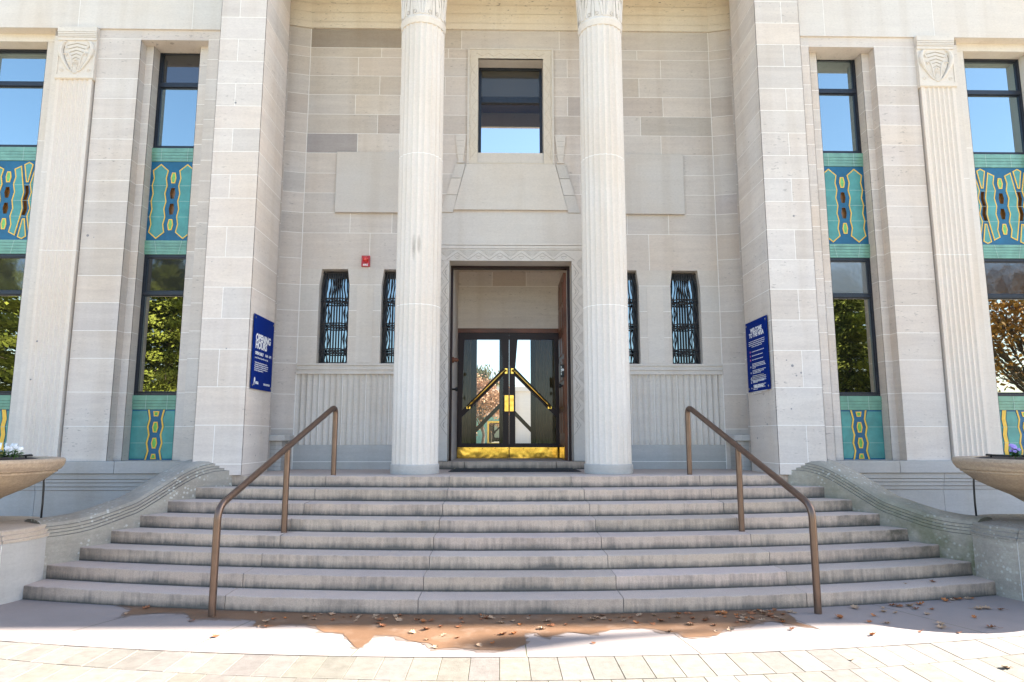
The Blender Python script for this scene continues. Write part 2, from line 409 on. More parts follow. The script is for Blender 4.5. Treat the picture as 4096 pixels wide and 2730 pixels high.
# ---- portico pillars
def pillar(s):
    mb=MB(); x0,x1=(PX0,PX1) if s>0 else (-PX1,-PX0)
    zs=[1.2]+[z for z in GZ if z<10.6]+[10.6]
    off=.28 if s<0 else .27
    def jf(i):
        if i<1 or i%2==0: return []
        return [x0+off if s<0 else x1-off]
    rr=random.Random(11+s)
    ashlar(mb,(0,YP,0),TX,TY,x0,x1,zs,jf,r=rr)
    # inner face
    if s<0: ashlar(mb,(x1,YP,0),TY,-TX,0,YPB-YP,zs,lambda i:[],r=rr); ashlar(mb,(x0,YPB,0),-TY,TX,0,YPB-YP,zs,lambda i:[],r=rr)
    else: ashlar(mb,(x0,YPB,0),-TY,TX,0,YPB-YP,zs,lambda i:[],r=rr); ashlar(mb,(x1,YP,0),TY,-TX,0,YPB-YP,zs,lambda i:[],r=rr)
    ashlar(mb,(0,YPB,0),-TX,-TY,-x1,-x0,zs,lambda i:[],r=rr)
    mb.use('roof',1).box(x0+.01,x1-.01,YP+.01,YPB-.01,10.59,10.598)
    # bullet-like chips in the stone
    return mb.build('pillar',BLD)
for s in (-1,1): pillar(s)

# ---- facade piers, entablature, reveals (left and right)
NB=5.705; WBc=8.461          # bay centres
def facade(s):
    mb=MB(); rr=random.Random(30+s)
    def X(a,b): return (a,b) if s>0 else (-b,-a)
    zs=[z for z in GZ if z<8.4]+[8.515]
    # strip between pillar and the narrow bay
    a,b=X(PX0+.02,5.10); ashlar(mb,(0,YF,0),TX,TY,a,b,zs,lambda i:[],r=rr)
    # lintel over the narrow bay is part of the top course
    a,b=X(5.10,6.223); mb.use('stone',tone(rr)); mb.box(a,b,YF,YF+.02,8.33+.004,8.515)
    # pier
    a,b=X(6.223,6.925); ashlar(mb,(0,YF,0),TX,TY,a,b,zs,lambda i:[],r=rr,dark={(4,0):(.9,.92,.96)} if s<0 else {(13,0):(.93,.93,.95),(11,0):(.95,.95,.97)})
    # stepped reveals of the narrow bay: side, strip, side
    zt=8.33
    zc=[z for z in GZ if z<8.3]+[zt]
    pe=6.223 if s>0 else -6.223
    if s<0:
        ashlar(mb,(-6.223,YF,0),TY,-TX,0,YS-YF,zc,lambda i:[],r=rr); ashlar(mb,(-6.095,YS,0),TY,-TX,0,YG-YS+.02,zc,lambda i:[],r=rr)
        ashlar(mb,(-5.10,YS,0),-TY,TX,0,YS-YF,zc,lambda i:[],r=rr); ashlar(mb,(-5.315,YG+.02,0),-TY,TX,0,YG-YS+.02,zc,lambda i:[],r=rr)
    else:
        ashlar(mb,(6.223,YS,0),-TY,TX,0,YS-YF,zc,lambda i:[],r=rr); ashlar(mb,(6.095,YG+.02,0),-TY,TX,0,YG-YS+.02,zc,lambda i:[],r=rr)
        ashlar(mb,(5.10,YF,0),TY,-TX,0,YS-YF,zc,lambda i:[],r=rr); ashlar(mb,(5.315,YS,0),TY,-TX,0,YG-YS+.02,zc,lambda i:[],r=rr)
    for u0,u1 in ((6.095,6.223),(5.10,5.315)):
        a,b=X(u0,u1); ashlar(mb,(0,YS,0),TX,TY,a,b,zc,lambda i:[],r=rr)
    a,b=X(5.10,6.223); mb.use('stone',.97); mb.quad((a,YF,zt),(a,YG+.02,zt),(b,YG+.02,zt),(b,YF,zt))
    mb.use('stone',.95).quad((a,YS,1.35),(b,YS,1.35),(b,YG+.02,1.352),(a,YG+.02,1.352)); 
    # shadow gap beside the pilasters
    for u0,u1 in ((6.925,6.955),(9.967,9.997)):
        a,b=X(u0,u1); mb.use('groove',1).box(a,b,YF+.07,YF+.09,1.35,8.515)
        if s<0: mb.use('stone',.8); mb.quad((a,YF+.08,1.35),(a,YF-.03,1.35),(a,YF-.03,8.5),(a,YF+.08,8.5))
        xe=b if s<0 else a
        mb.use('stone',.9).quad((xe,YF,1.35),(xe,YF+.08,1.35),(xe,YF+.08,8.5),(xe,YF,8.5))
    # strips and reveals of the wide bay
    zw=8.40
    zc2=[1.35,4.68,7.0,zw]
    for u0,u1 in ((7.53,7.67),(9.252,9.392)):
        a,b=X(u0,u1); ashlar(mb,(0,YF+.01,0),TX,TY,a,b,[1.35,6.0,zw],lambda i:[],r=rr,mat='smooth')
    for u0,u1 in ((7.67,7.885),(9.037,9.252)):
        a,b=X(u0,u1); ashlar(mb,(0,YS-.03,0),TX,TY,a,b,[1.35,6.6,zw],lambda i:[],r=rr,mat='smooth')
    for u in (7.67,9.252):
        x=u*s; mb.use('smooth',.97).quad((x,YF+.01,1.35),(x,YS-.03,1.35),(x,YS-.03,8.51),(x,YF+.01,8.51))
    for u in (7.885,9.037):
        x=u*s; mb.use('smooth',.97); 
        ashlar(mb,(x,YS-.03,0),TY,-TX if (u<8.4)==(s>0) else TX,0,YG-YS+.05,[1.35,3,4.68,6.6,zw],lambda i:[],r=rr,mat='smooth')
    a,b=X(7.53,9.392); mb.use('smooth',1).box(a,b,YS-.035,YS+.02,8.375,8.515); mb.use('smooth',.98).quad((a,YS-.03,8.373),(a,YG+.02,8.373),(b,YG+.02,8.373),(b,YS-.03,8.373))
    mb.quad((a,YF-.03,8.514),(a,YS,8.514),(b,YS,8.514),(b,YF-.03,8.514))
    mb.use('stone',.95).quad((a,YF,1.351),(b,YF,1.351),(b,YG+.02,1.353),(a,YG+.02,1.353))
    # plain wing beyond the second pilaster
    a,b=X(9.997,26); ashlar(mb,(0,YF,0),TX,TY,a,b,zs,lambda i:[ (10.6+1.7*k+(.85 if i%2 else 0))*s for k in range(10)],r=rr)
    return mb.build('facade_wall',BLD)
for s in (-1,1): facade(s)
def entab(s):
    mb=MB(); rr=random.Random(50+s)
    def X(a,b): return (a,b) if s>0 else (-b,-a)
    a,b=X(PX1-.03,26); ashlar(mb,(0,YF-.03,0),TX,TY,a,b,[8.517,9.95,11.4,H_ROOF],lambda i:[s*(7.28+1.9*k+(.9 if i%2 else 0)) for k in range(-1,11)],r=rr,mat='smooth',amt=.04)
    mb.use('smooth',1).quad((a,YF-.03,8.516),(a,YF+.05,8.516),(b,YF+.05,8.516),(b,YF-.03,8.516))
    x=26*s; mb.use('stone',1).quad((x,YF-.03,0),(x,14.6,0),(x,14.6,H_ROOF),(x,YF-.03,H_ROOF))
    mb.use('stone',1).box(a,b,14.5,14.6,0,H_ROOF)
    return mb.build('entablature',BLD)
for s in (-1,1): entab(s)
# ---- plinth
def plinth(s):
    mb=MB(); rr=random.Random(60+s)
    def X(a,b): return (a,b) if s>0 else (-b,-a)
    a,b=X(PX1-.4,26); yp=YF-.10
    mb.use('plinth',1)
    js=[s*(PX1-.4)]+[s*(6.045+1.9*k) for k in range(0,11)]+[s*26]
    for k in range(len(js)-1):
        p,q=sorted((js[k],js[k+1])); mb.use('plinth',tone(rr,.12)); mb.box(p+.004,q-.004,yp,YF+.12,1.167,1.349)
        mb.use('plinth',tone(rr,.1)); p+=.7; q+=.7
        for z0,z1,d in ((1.083,1.160,.030),(1.030,1.076,.042),(.969,1.022,.054),(.914,.960,.066)): mb.box(p+.003,q-.003,yp+d,YF+.12,z0,z1)
        mb.use('plinth',tone(rr,.1)); mb.box(p+.003,q-.003,yp+.075,YF+.1,-.05,.905)
    mb.use('mortar',.9).box(a,b,yp+.02,YF+.1,1.17,1.345)
    mb.use('groove',1).box(a,b,yp+.078,YF+.1,.905,1.167)
    return mb.build('plinth',BLD)
for s in (-1,1): plinth(s)

# ---- fluted pilasters with carved capitals
def spiral(cx,cz,r,turns,y,n=26,dirn=1,a0=0):
    return [(cx+dirn*r*(1-.8*i/n)*math.cos(a0+turns*2*PI*i/n),y,cz+r*(1-.8*i/n)*math.sin(a0+turns*2*PI*i/n)) for i in range(n+1)]
def make_pilaster(xc,flip):
    # xc centre of the shaft; gap side given by flip (+1: gap towards smaller |x|)
    mb=MB(); y=YF-.05; hw=.292; fl0=-.243
    P=[(-hw,YF+.05),(-hw,y),(fl0,y)]
    for k in range(6):
        for j in range(1,9):
            t=j/8; P.append((fl0+(k+.07+t*.86)*.081,y+.024*math.sin(PI*t)))
    P+=[(hw,y),(hw,YF+.05)]
    for z0,z1 in ((1.35,4.667),(4.677,7.60)):
        mb.use('col',(1,.975,.95)).strip([(xc+p[0],p[1]) for p in P],z0,z1)
    mb.use('mortar',1).strip([(xc+p[0],p[1]+.001) for p in P],4.667,4.677)
    sh=mb.build('pilaster',BLD)
    c=MB(); w=.318; yc=y-.018
    c.use('smooth',(1,.985,.96)).box(xc-w,xc+w,yc+.012,YF+.05,7.585,8.30)
    c.box(xc-w-.002,xc+w+.002,yc-.004,YF+.051,7.60,7.665)
    for k,(z0,z1) in enumerate(((8.275,8.325),(8.33,8.352),(8.357,8.379),(8.384,8.41),(8.415,8.505))): c.box(xc-w-.001*(k+1),xc+w+.001*(k+1),yc-.004-.006*(k>0)-.004*k,YF+.052+.001*k,z0,z1)
    c.box(xc-w+.004,xc-w+.03,yc,yc+.02,7.668,7.99); c.box(xc+w-.03,xc+w-.004,yc,yc+.02,7.668,7.99)
    yy=yc+.012
    for k in range(5):
        z=8.235-.062*k; hwk=.16-.022*k
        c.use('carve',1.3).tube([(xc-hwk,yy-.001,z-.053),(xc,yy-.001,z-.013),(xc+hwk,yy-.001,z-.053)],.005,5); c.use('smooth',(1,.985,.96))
        c.tube([(xc-hwk,yy,z-.04),(xc,yy,z),(xc+hwk,yy,z-.04)],.007,6)
    for sd in (-1,1):
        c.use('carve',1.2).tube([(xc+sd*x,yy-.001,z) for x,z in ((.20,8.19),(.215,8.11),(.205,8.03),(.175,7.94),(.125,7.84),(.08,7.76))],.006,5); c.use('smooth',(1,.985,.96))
        c.tube([(xc+sd*x,yy-.006,z) for x,z in ((.17,8.255),(.215,8.24),(.245,8.19),(.262,8.11),(.25,8.02),(.21,7.93),(.15,7.83),(.10,7.755),(.05,7.715))],[.012,.026,.034,.042,.04,.028,.02,.014,.008],8)
        c.tube([(xc+sd*x,yy-.004,z) for x,z in ((.24,8.2),(.19,8.17),(.165,8.12))],.011,6)
        c.tube([(xc+sd*x,yy-.004,z) for x,z in ((.22,8.02),(.17,8.05),(.15,8.0))],.011,6)
        c.tube(spiral(xc+sd*.22,7.74,.035,1.6,yy,dirn=sd),.007,6)
        c.tube([(xc+sd*x,yy,z) for x,z in ((.02,7.70),(.06,7.80),(.075,7.92),(.10,8.02),(.145,8.05),(.17,8.01))],[.008,.014,.017,.017,.014,.008],7)
        c.tube(spiral(xc+sd*.115,7.87,.03,1.4,yy,dirn=sd),.006,6)
        for k in range(4): c.tube([(xc+sd*.09,yy,7.78+.055*k),(xc+sd*.155,yy,7.765+.055*k)],.006,6)
    for k in range(5): c.tube([(xc-.05,yy-.002,7.83+.014*k),(xc,yy-.006,7.826+.014*k),(xc+.05,yy-.002,7.83+.014*k)],.006,6)
    for k in (-1,0,1): c.tube([(xc+k*.022,yy-.004,7.69),(xc+k*.018,yy-.004,7.83)],.012,6)
    c.tube([(xc-.03,yy-.003,7.91),(xc,yy-.008,7.935),(xc+.03,yy-.003,7.91)],.01,6)
    c.build('capital',sh)
for s in (-1,1):
    make_pilaster(s*7.243,s); make_pilaster(s*9.679,s)

# ---- windows
def frame_rects(mb,x0,x1,z0,z1,bars,y,t=.045,d=.05):
    mb.box(x0,x0+t,y,y+d,z0,z1); mb.box(x1-t,x1,y,y+d,z0,z1)
    mb.box(x0+t,x1-t,y,y+d,z1-t,z1); mb.box(x0+t,x1-t,y,y+d,z0,z0+t)
    for a,b in bars: mb.box(x0+t,x1-t,y-.012,y+d,a,b)
def window(name,x0,x1,z0,z1,bars,panes,y):
    f=MB(); f.use('frame',1); frame_rects(f,x0,x1,z0,z1,bars,y)
    # thin inner sash bead
    for (p0,p1,mt) in panes:
        for a,b,c,d in ((x0+.045,x0+.065,p0,p1),(x1-.065,x1-.045,p0,p1),(x0+.065,x1-.065,p0,p0+.018),(x0+.065,x1-.065,p1-.018,p1)):
            f.box(a,b,y+.012,y+.05,c,d)
    w=f.build(name,BLD,bevel=.004)
    for p0,p1,mt in panes:
        g=MB(); g.use(mt,1); t=rnd.uniform(-.0015,.0015)
        g.quad((x0+.05,y+.035+t,p0),(x1-.05,y+.035-t,p0),(x1-.05,y+.035-t,p1),(x0+.05,y+.035+t,p1)); g.build('pane',w)
    return w
for s in (-1,1):
    for c,hw,k in ((NB,.392,0),(WBc,.578,1)):
        x0,x1=sorted((s*(c-hw),s*(c+hw)))
        if k==0: x0,x1=((5.30,6.10) if s>0 else (-6.10,-5.30))
        window('upper_window',x0,x1,6.578,8.375,[(7.695,7.772)],[(6.62,7.695,'paneU'),(7.772,8.33,'paneU' if k or s>0 else 'paneD')],YG)
        window('lower_window',x0,x1,2.381,4.72,[(4.037,4.098)],[(2.43,4.037,'paneL'),(4.098,4.675,'paneF' if (s>0 and k==0) else 'paneD')],YG)

# ---- glazed spandrel panels
VASE_N=[(.0,1.346),(-.134,1.229),(-.107,1.092),(-.134,.96),(-.107,.82),(-.132,.686),(-.107,.55),(-.132,.413),(-.107,.288),(-.134,.146),(0,.031),(.132,.146),(.106,.285),(.133,.413),(.106,.55),(.132,.686),(.104,.823),(.132,.96),(.109,1.093),(.134,1.229)]
def inset(pts,d):
    n=len(pts); out=[]
    area=sum(pts[i][0]*pts[(i+1)%n][1]-pts[(i+1)%n][0]*pts[i][1] for i in range(n)); sg=1 if area>0 else -1
    for i in range(n):
        p0,p1,p2=[Vector(pts[j%n]) for j in (i-1,i,i+1)]
        e1=(p1-p0).normalized(); e2=(p2-p1).normalized()
        n1=Vector((-e1.y,e1.x))*sg; n2=Vector((-e2.y,e2.x))*sg
        b=(n1+n2); b=b/max(.35,b.length_squared)*2*.5*1.0 if b.length>1e-6 else n1
        b=(n1+n2)/max(.5,(1+n1.dot(n2)))
        q=p1+b*d; out.append((q.x,q.y))
    return out
def outlined(mb,pts,y,fill,line='yellow',w=.0165,raise_=.008):
    mb.use(line,1).poly(pts,y-raise_,y,holes=[inset(pts,w)])
    mb.use(fill,rnd.uniform(.9,1.08)).poly(inset(pts,w*.9),y-raise_*.6)
def clipx(pts,x0,x1):
    for side,val in ((0,x0),(1,x1)):
        out=[]; n=len(pts)
        for i in range(n):
            a,b=pts[i],pts[(i+1)%n]
            ia=(a[0]>=val) if side==0 else (a[0]<=val); ib=(b[0]>=val) if side==0 else (b[0]<=val)
            if ia: out.append(a)
            if ia!=ib:
                t=(val-a[0])/(b[0]-a[0]); out.append((val,a[1]+t*(b[1]-a[1])))
        pts=out
        if not pts: return []
    return pts
def hexp(cx,cz,w,h): return [(cx-w*.62,cz+h/2),(cx+w*.62,cz+h/2),(cx+w,cz),(cx+w*.62,cz-h/2),(cx-w*.62,cz-h/2),(cx-w,cz)]
def ridged(mb,x0,x1,zl,y,vj,slant=0):
    for i in range(len(zl)-1):
        z1,z0=zl[i],zl[i+1]; d=.004*(len(zl)-1-i)
        mb.use('jade',rnd.uniform(.92,1.08)).box(x0,x1,y-.012-d,y+.02,z0+.004,z1)
        mb.use('darkline',1).box(x0,x1,y-.008,y+.02,z0,z0+.004)
    for xa,xb in vj:
        a=zl[0];b=zl[-1]; yy=y-.014-.004*(len(zl)-1)
        mb.use('groutline',1).quad((xa-.003,yy,a),(xa+.003,yy,a),(xb+.003,yy,b),(xb-.003,yy,b))
def upper_panel(xc,hw,wide):
    y=YG; z0=4.957; x0,x1=xc-hw,xc+hw
    mb=MB()
    holes=[hexp(xc,5.786,.047,.19),hexp(xc,5.51,.047,.19)]
    bro=[]
    if wide:
        for sg in (-1,1):
            pts=[(-.344,5.905),(-.285,5.905),(-.305,5.789),(-.277,5.647),(-.303,5.507),(-.278,5.389),(-.335,5.389),(-.364,5.506),(-.338,5.647),(-.363,5.789)]
            bro.append([(xc+sg*p[0],p[1]) for p in (pts if sg>0 else pts)])
    mb.use('blue',1).poly([(x0,z0),(x1,z0),(x1,6.342),(x0,6.342)],y-.004,None,holes=holes+bro)
    mb.use('ochre',1)
    for h in holes+bro: mb.reveal(h if True else h,y-.004,y+.055); mb.poly(h,y+.055)
    for cz in (6.055,5.237):
        h=hexp(xc,cz,.048,.19); outlined(mb,h,y-.004,'leafgreen',w=.016)
    if not wide:
        for sg in (-1,1):
            v=[(xc+sg*.222+p[0],z0+p[1]) for p in VASE_N]; v=clipx(v,x0-.2,x1+.2)
            outlined(mb,v,y-.004,'teal')
    else:
        va=[(-.203,6.256),(-.086,6.196),(-.115,6.056),(-.088,5.927),(-.119,5.79),(-.091,5.648),(-.118,5.508),(-.086,5.37),(-.116,5.227),(-.089,5.093),(-.203,5.034),(-.268,5.369),(-.291,5.507),(-.267,5.647),(-.287,5.789),(-.261,5.926)]
        tt=[(-.323,6.321),(-.395,6.28),(-.341,5.963),(-.299,5.963),(-.242,6.277)]
        tb=[(-.341,5.332),(-.297,5.332),(-.244,5.012),(-.32,4.976),(-.393,5.021)]
        for sg in (-1,1):
            for pts in (va,tt,tb): outlined(mb,[(xc+sg*p[0],p[1]) for p in pts],y-.004,'teal')
            ov=[(-.437,6.257),(-.365,5.925),(-.397,5.788),(-.362,5.647),(-.401,5.506),(-.365,5.369),(-.435,5.039),(-.58,5.10),(-.58,6.2)]
            outlined(mb,[(xc+sg*p[0],p[1]) for p in ov],y-.004,'teal')
    for z in (5.918,5.645,5.371):
        for a,b in ((x0,xc-.1),(xc+.1,x1)) if not wide else ((x0,xc-.1),(xc+.1,x1)):
            mb.use('groutline',.8).box(a,b,y-.0095,y-.004,z-.0025,z+.0025)
    ridged(mb,x0,x1,[6.578,6.50,6.45,6.40,6.342],y,[(xc-.221,xc-.221),(xc+.221,xc+.221)])
    ridged(mb,x0,x1,[4.957,4.911,4.861,4.813,4.763,4.72],y,[(xc-.225,xc-.18),(xc+.225,xc+.18)])
    return mb.build('spandrel_panel',BLD)
def lower_panel(xc,hw,wide):
    y=YG; x0,x1=xc-hw,xc+hw; mb=MB()
    mb.use('blue',.9).box(x0,x1,y-.002,y+.02,1.352,2.153)
    W=[(.122,2.15),(.093,2.006),(.12,1.877),(.093,1.751),(.12,1.62),(.092,1.494),(.124,1.356)]
    Bw=[(.152,2.13),(.115,2.006),(.14,1.877),(.108,1.751),(.14,1.62),(.11,1.494),(.15,1.375)]
    lim=.39 if not wide else .29
    for sg in (-1,1):
        if not wide: pts=[(xc+sg*p[0],p[1]) for p in Bw]+[(xc+sg*(hw-.012),1.375),(xc+sg*(hw-.012),2.13)]
        else: pts=[(xc+sg*p[0],p[1]) for p in Bw]+[(xc+sg*p,z) for p,z in ((.297,1.375),(.318,1.494),(.297,1.62),(.313,1.751),(.293,1.877),(.311,2.006),(.288,2.13))]
        mb.use('teal',.85).poly(pts,y-.008,y-.002)
        for i in range(6):
            a,b=W[i],W[i+1]; w=.013
            mb.use('yellow',1).add([(xc+sg*(a[0]-w),y-.009,a[1]),(xc+sg*(a[0]+w),y-.009,a[1]),(xc+sg*(b[0]+w),y-.009,b[1]),(xc+sg*(b[0]-w),y-.009,b[1])],[(0,1,2,3) if sg<0 else (3,2,1,0)])
        if wide:
            Yw=[(.331,2.15),(.356,2.006),(.338,1.877),(.359,1.751),(.342,1.625),(.363,1.494),(.342,1.356)]
            for i in range(6):
                a,b=Yw[i],Yw[i+1]; w=.033
                mb.use('yellow',1).add([(xc+sg*(a[0]-w),y-.009,a[1]),(xc+sg*(a[0]+w),y-.009,a[1]),(xc+sg*(b[0]+w),y-.009,b[1]),(xc+sg*(b[0]-w),y-.009,b[1])],[(0,1,2,3) if sg<0 else (3,2,1,0)])
            mb.use('teal',.85).poly([(xc+sg*p,z) for p,z in ((.385,1.375),(.412,1.494),(.391,1.625),(.408,1.751),(.387,1.877),(.405,2.006),(.38,2.13),(.57,2.13),(.57,1.375))],y-.008,y-.002)
        for z in (1.879,1.622):
            a,b=sorted((xc+sg*.15,xc+sg*(hw-.02))); mb.use('groutline',.6).box(a,b,y-.0095,y-.004,z-.0025,z+.0025)
    for h in ([(xc-.049,2.127),(xc+.049,2.127),(xc+.034,2.045),(xc-.034,2.045)],hexp(xc,1.873,.048,.17),hexp(xc,1.62,.048,.17),[(xc-.031,1.45),(xc+.031,1.45),(xc+.046,1.366),(xc-.046,1.366)]):
        outlined(mb,h,y-.004,'leafgreen',w=.016)
    ridged(mb,x0,x1,[2.381,2.294,2.247,2.20,2.153],y,[(xc-.17,xc-.17),(xc+.17,xc+.17)])
    return mb.build('apron_panel',BLD)
for s in (-1,1):
    upper_panel(s*NB,.395,False); lower_panel(s*NB,.395,False)
    upper_panel(s*WBc,.578,True); lower_panel(s*WBc,.578,True)

# ---- recess back wall
XW=3.527
BZ=[1.2,1.32,1.588,1.846,2.41,2.738,2.919,3.364,3.805,4.246,4.515,5.143,5.50,5.85,6.205,6.57,6.925,7.279,7.641,7.997,8.346,8.526,8.88]
WIN=[(-2.955),(-1.915),(1.915),(2.955)]
def backwall():
    mb=MB(); rr=random.Random(5)
    holes=[(c-.252,c+.252,2.919,4.515) for c in WIN]+[(-1.03,1.03,1.2,4.66),(-.58,.58,6.585,8.33)]
    zs=[4.515,5.143]+BZ[12:]
    J={0:[-2.385,2.36],1:[-2.73,-2.02,2.0,2.71],2:[-1.6,1.6],3:[-2.0,2.1,-1.2,1.2],4:[-1.7,1.65],5:[-2.65,-1.93,-1.22,1.22,1.9,2.625],6:[-2.315,-1.2,1.4,2.275],7:[-2.71,-1.93,1.0,1.9,2.68],8:[-2.295,-1.15,1.32,2.265],9:[-2.68,-1.91,1.0,1.89,2.66],10:[-2.28,-1.1,1.3,2.245],11:[-1.93,-.87,.864,1.91]}
    DK=[(11,-2.6,(.56,.53,.49)),(11,-1.2,(.86,.84,.80)),(10,-2.6,(.93,.91,.87)),(9,-3,(.96,.95,.93)),(8,-3,(.90,.90,.88)),(8,-1.6,(.88,.87,.85)),(8,1.6,(.86,.84,.81)),(7,-2.3,(1.02,1.02,1.0)),(7,1.1,(.78,.755,.75)),(7,2.2,(.87,.84,.82)),(6,-3,(.88,.88,.87)),(6,-1.6,(.82,.79,.77)),(6,1,(.88,.86,.84)),(6,3,(.80,.795,.78)),(5,-3,(.62,.63,.68)),(5,-2.2,(1.03,1.03,1.02)),(5,-1.5,(.78,.78,.82)),(3,1.15,(.93,.94,.95)),(1,-3,(.95,.955,.96)),(0,0,(.95,.955,.96))]
    def dk(i,a,b):
        for q,x,t in DK:
            if q==i and a<x<b: return t
    ashlar(mb,(0,YW,0),TX,TY,-XW,XW,zs,lambda i:J.get(i,[]),holes=holes,r=rr,dark=dk)
    # window zone
    ashlar(mb,(0,YW,0),TX,TY,-XW,XW,[2.919,3.364,3.805,4.246,4.515],lambda i:[],holes=holes,r=rr,mat='smooth')
    ashlar(mb,(0,YW,0),TX,TY,-XW,XW,[1.2,1.32,1.588],lambda i:[],holes=holes,r=rr,mat='plinth')
    for s in (-1,1):
        for c in (1.915,2.955):
            for e in (-1,1):
                xo=s*c+e*.252; xi=s*c+e*.218
                p=[(xo,4.515),(xi,4.515),(xo,4.244)]
                mb.use('smooth',.98).poly(p,YW-.001,YW+.16)
            pts=[(s*c-.252,2.919),(s*c+.252,2.919),(s*c+.252,4.244),(s*c+.218,4.514),(s*c-.218,4.514),(s*c-.252,4.244)]
            mb.use('smooth',.95).reveal(pts,YW,YW+.26)
        a,b=sorted((s*2.30,s*2.57)); mb.use('smooth',1).box(a,b,YW-.006,YW,2.93,4.24)
    # grooved sill band and fluted dado
    for s in (-1,1):
        a,b=sorted((s*1.23,s*XW))
        for k in range(5):
            z0=2.742+k*.0355; mb.use('smooth',.97+.02*(k%2)).box(a,b,YW-.022+.018*(k%2),YW+.01,z0,z0+.0345)
        mb.use('smooth',.95).box(a+.002,b-.002,YW+.034,YW+.06,1.589,2.76)
        P=[]; n=24; x=a; wst=(b-a)/n
        for k in range(n):
            for j in range(8): P.append((a+(k+j/8)*wst,YW+.032*math.sin(PI*j/8)))
        P.append((b,YW))
        mb.use('smooth',(.95,.955,.96)).strip(P,1.588,2.743)
        for k in range(0,n,4):
            if k: mb.use('mortar',1).box(a+k*wst-.004,a+k*wst+.004,YW-.001,YW+.01,1.588,2.738)
    # vertical joints that flank the dado
    # sill wall under surround
    mb.use('smooth',1)
    return mb.build('recess_wall',BLD)
backwall()
def splay(s):
    mb=MB(); rr=random.Random(70+s)
    U=Vector((s*.972,-.236,0)); W=Vector((s*.236*1,.972,0))
    zs=[1.2]+[1.846]+BZ[4:5]+[2.919,3.364,3.805,4.246,4.70,5.143]+BZ[12:]
    if s>0: O=(XW,YW,0); ashlar(mb,O,U,W,0,.75,zs,lambda i:[],r=rr,dark={(14,0):(.85,.83,.82),(9,0):(.86,.86,.9)})
    else: O=Vector((-XW,YW,0))+U*.75; ashlar(mb,O,-U,W,0,.75,zs,lambda i:[],r=rr,dark={(14,0):(.86,.84,.83),(16,0):(.93,.92,.9),(20,0):(.88,.85,.8)})
    mb.use('mortar',.9).box(s*XW-.006,s*XW+.006,YW-.004,YW+.004,1.2,8.88)
    # closing return behind the pillar
    x=s*4.256; mb.use('stone',.95).quad((x,YPB-.02,1.2),(x,YW-.15,1.2),(x,YW-.15,9.4),(x,YPB-.02,9.4))
    return mb.build('splayed_wall',BLD)
for s in (-1,1): splay(s)
# ---- cream cornice and ceiling of the portico
mb=MB()
prev=8.88
for k,(z1,d) in enumerate(((9.0,.03),(9.175,.034),(9.345,.038),(9.52,.042))):
    mb.use('cream',1)
    pts=[(-4.27,YW-.18-d+.0),(-XW,YW-d),(XW,YW-d),(4.27,YW-.18-d)]
    mb.strip(pts,prev+.005,z1); mb.use('cream',.92).strip([(p[0],p[1]+.006) for p in pts],prev,prev+.006); prev=z1
mb.use('cream',1).quad((-4.27,YW-.21,8.881),(-XW,YW-.03,8.881),(-XW,YW,8.881),(-4.27,YW-.18,8.881)); mb.quad((-XW,YW-.03,8.881),(XW,YW-.03,8.881),(XW,YW,8.881),(-XW,YW,8.881)); mb.quad((XW,YW-.03,8.881),(4.27,YW-.21,8.881),(4.27,YW-.18,8.881),(XW,YW,8.881))
mb.use('cream',.9).box(-4.3,4.3,YW-.015,YW+.1,8.884,9.56)
mb.build('cornice',BLD)
mb=MB(); mb.use('cream',1).box(-4.3,4.3,YP+.05,YW+.1,9.5,9.58); mb.build('portico_ceiling',BLD)
mb=MB(); mb.use('smooth',1).box(-PX0,PX0,YP+.02,YPB-.2,9.42,10.6); mb.use('roof',1).box(-4.3,4.3,YP+.3,YW,9.6,10.4); mb.build('portico_beam',BLD)
mb=MB(); mb.use('roof',1).box(-26,26,YF,14.55,H_ROOF-.35,H_ROOF-.2); mb.use('stone',1).box(-4.5,4.5,YF,YF+.1,10.4,H_ROOF); mb.build('roof',BLD)

e=empty('roof_shadow_caster',(23.9,10.62,H_ROOF-.3)); tag(e,'unseen slender vent pipe with rounded cowl standing on the right parapet','shadow_caster')  # unseen object, made up and shaped only to throw its shadow on the apron
mb=MB(); mb.use('iron',1).lathe([(.05,H_ROOF-.3),(.06,H_ROOF+.6),(.085,H_ROOF+1.1),(.14,H_ROOF+1.35)],(23.9,10.62,0),20); mb.build('pole',e,smooth=True)
mb=MB(); mb.use('iron',1).lathe([(.14,H_ROOF+1.35),(.21,H_ROOF+1.5),(.23,H_ROOF+1.65),(.18,H_ROOF+1.83),(0,H_ROOF+1.93)],(23.9,10.62,0),20); mb.build('head',e,smooth=True)
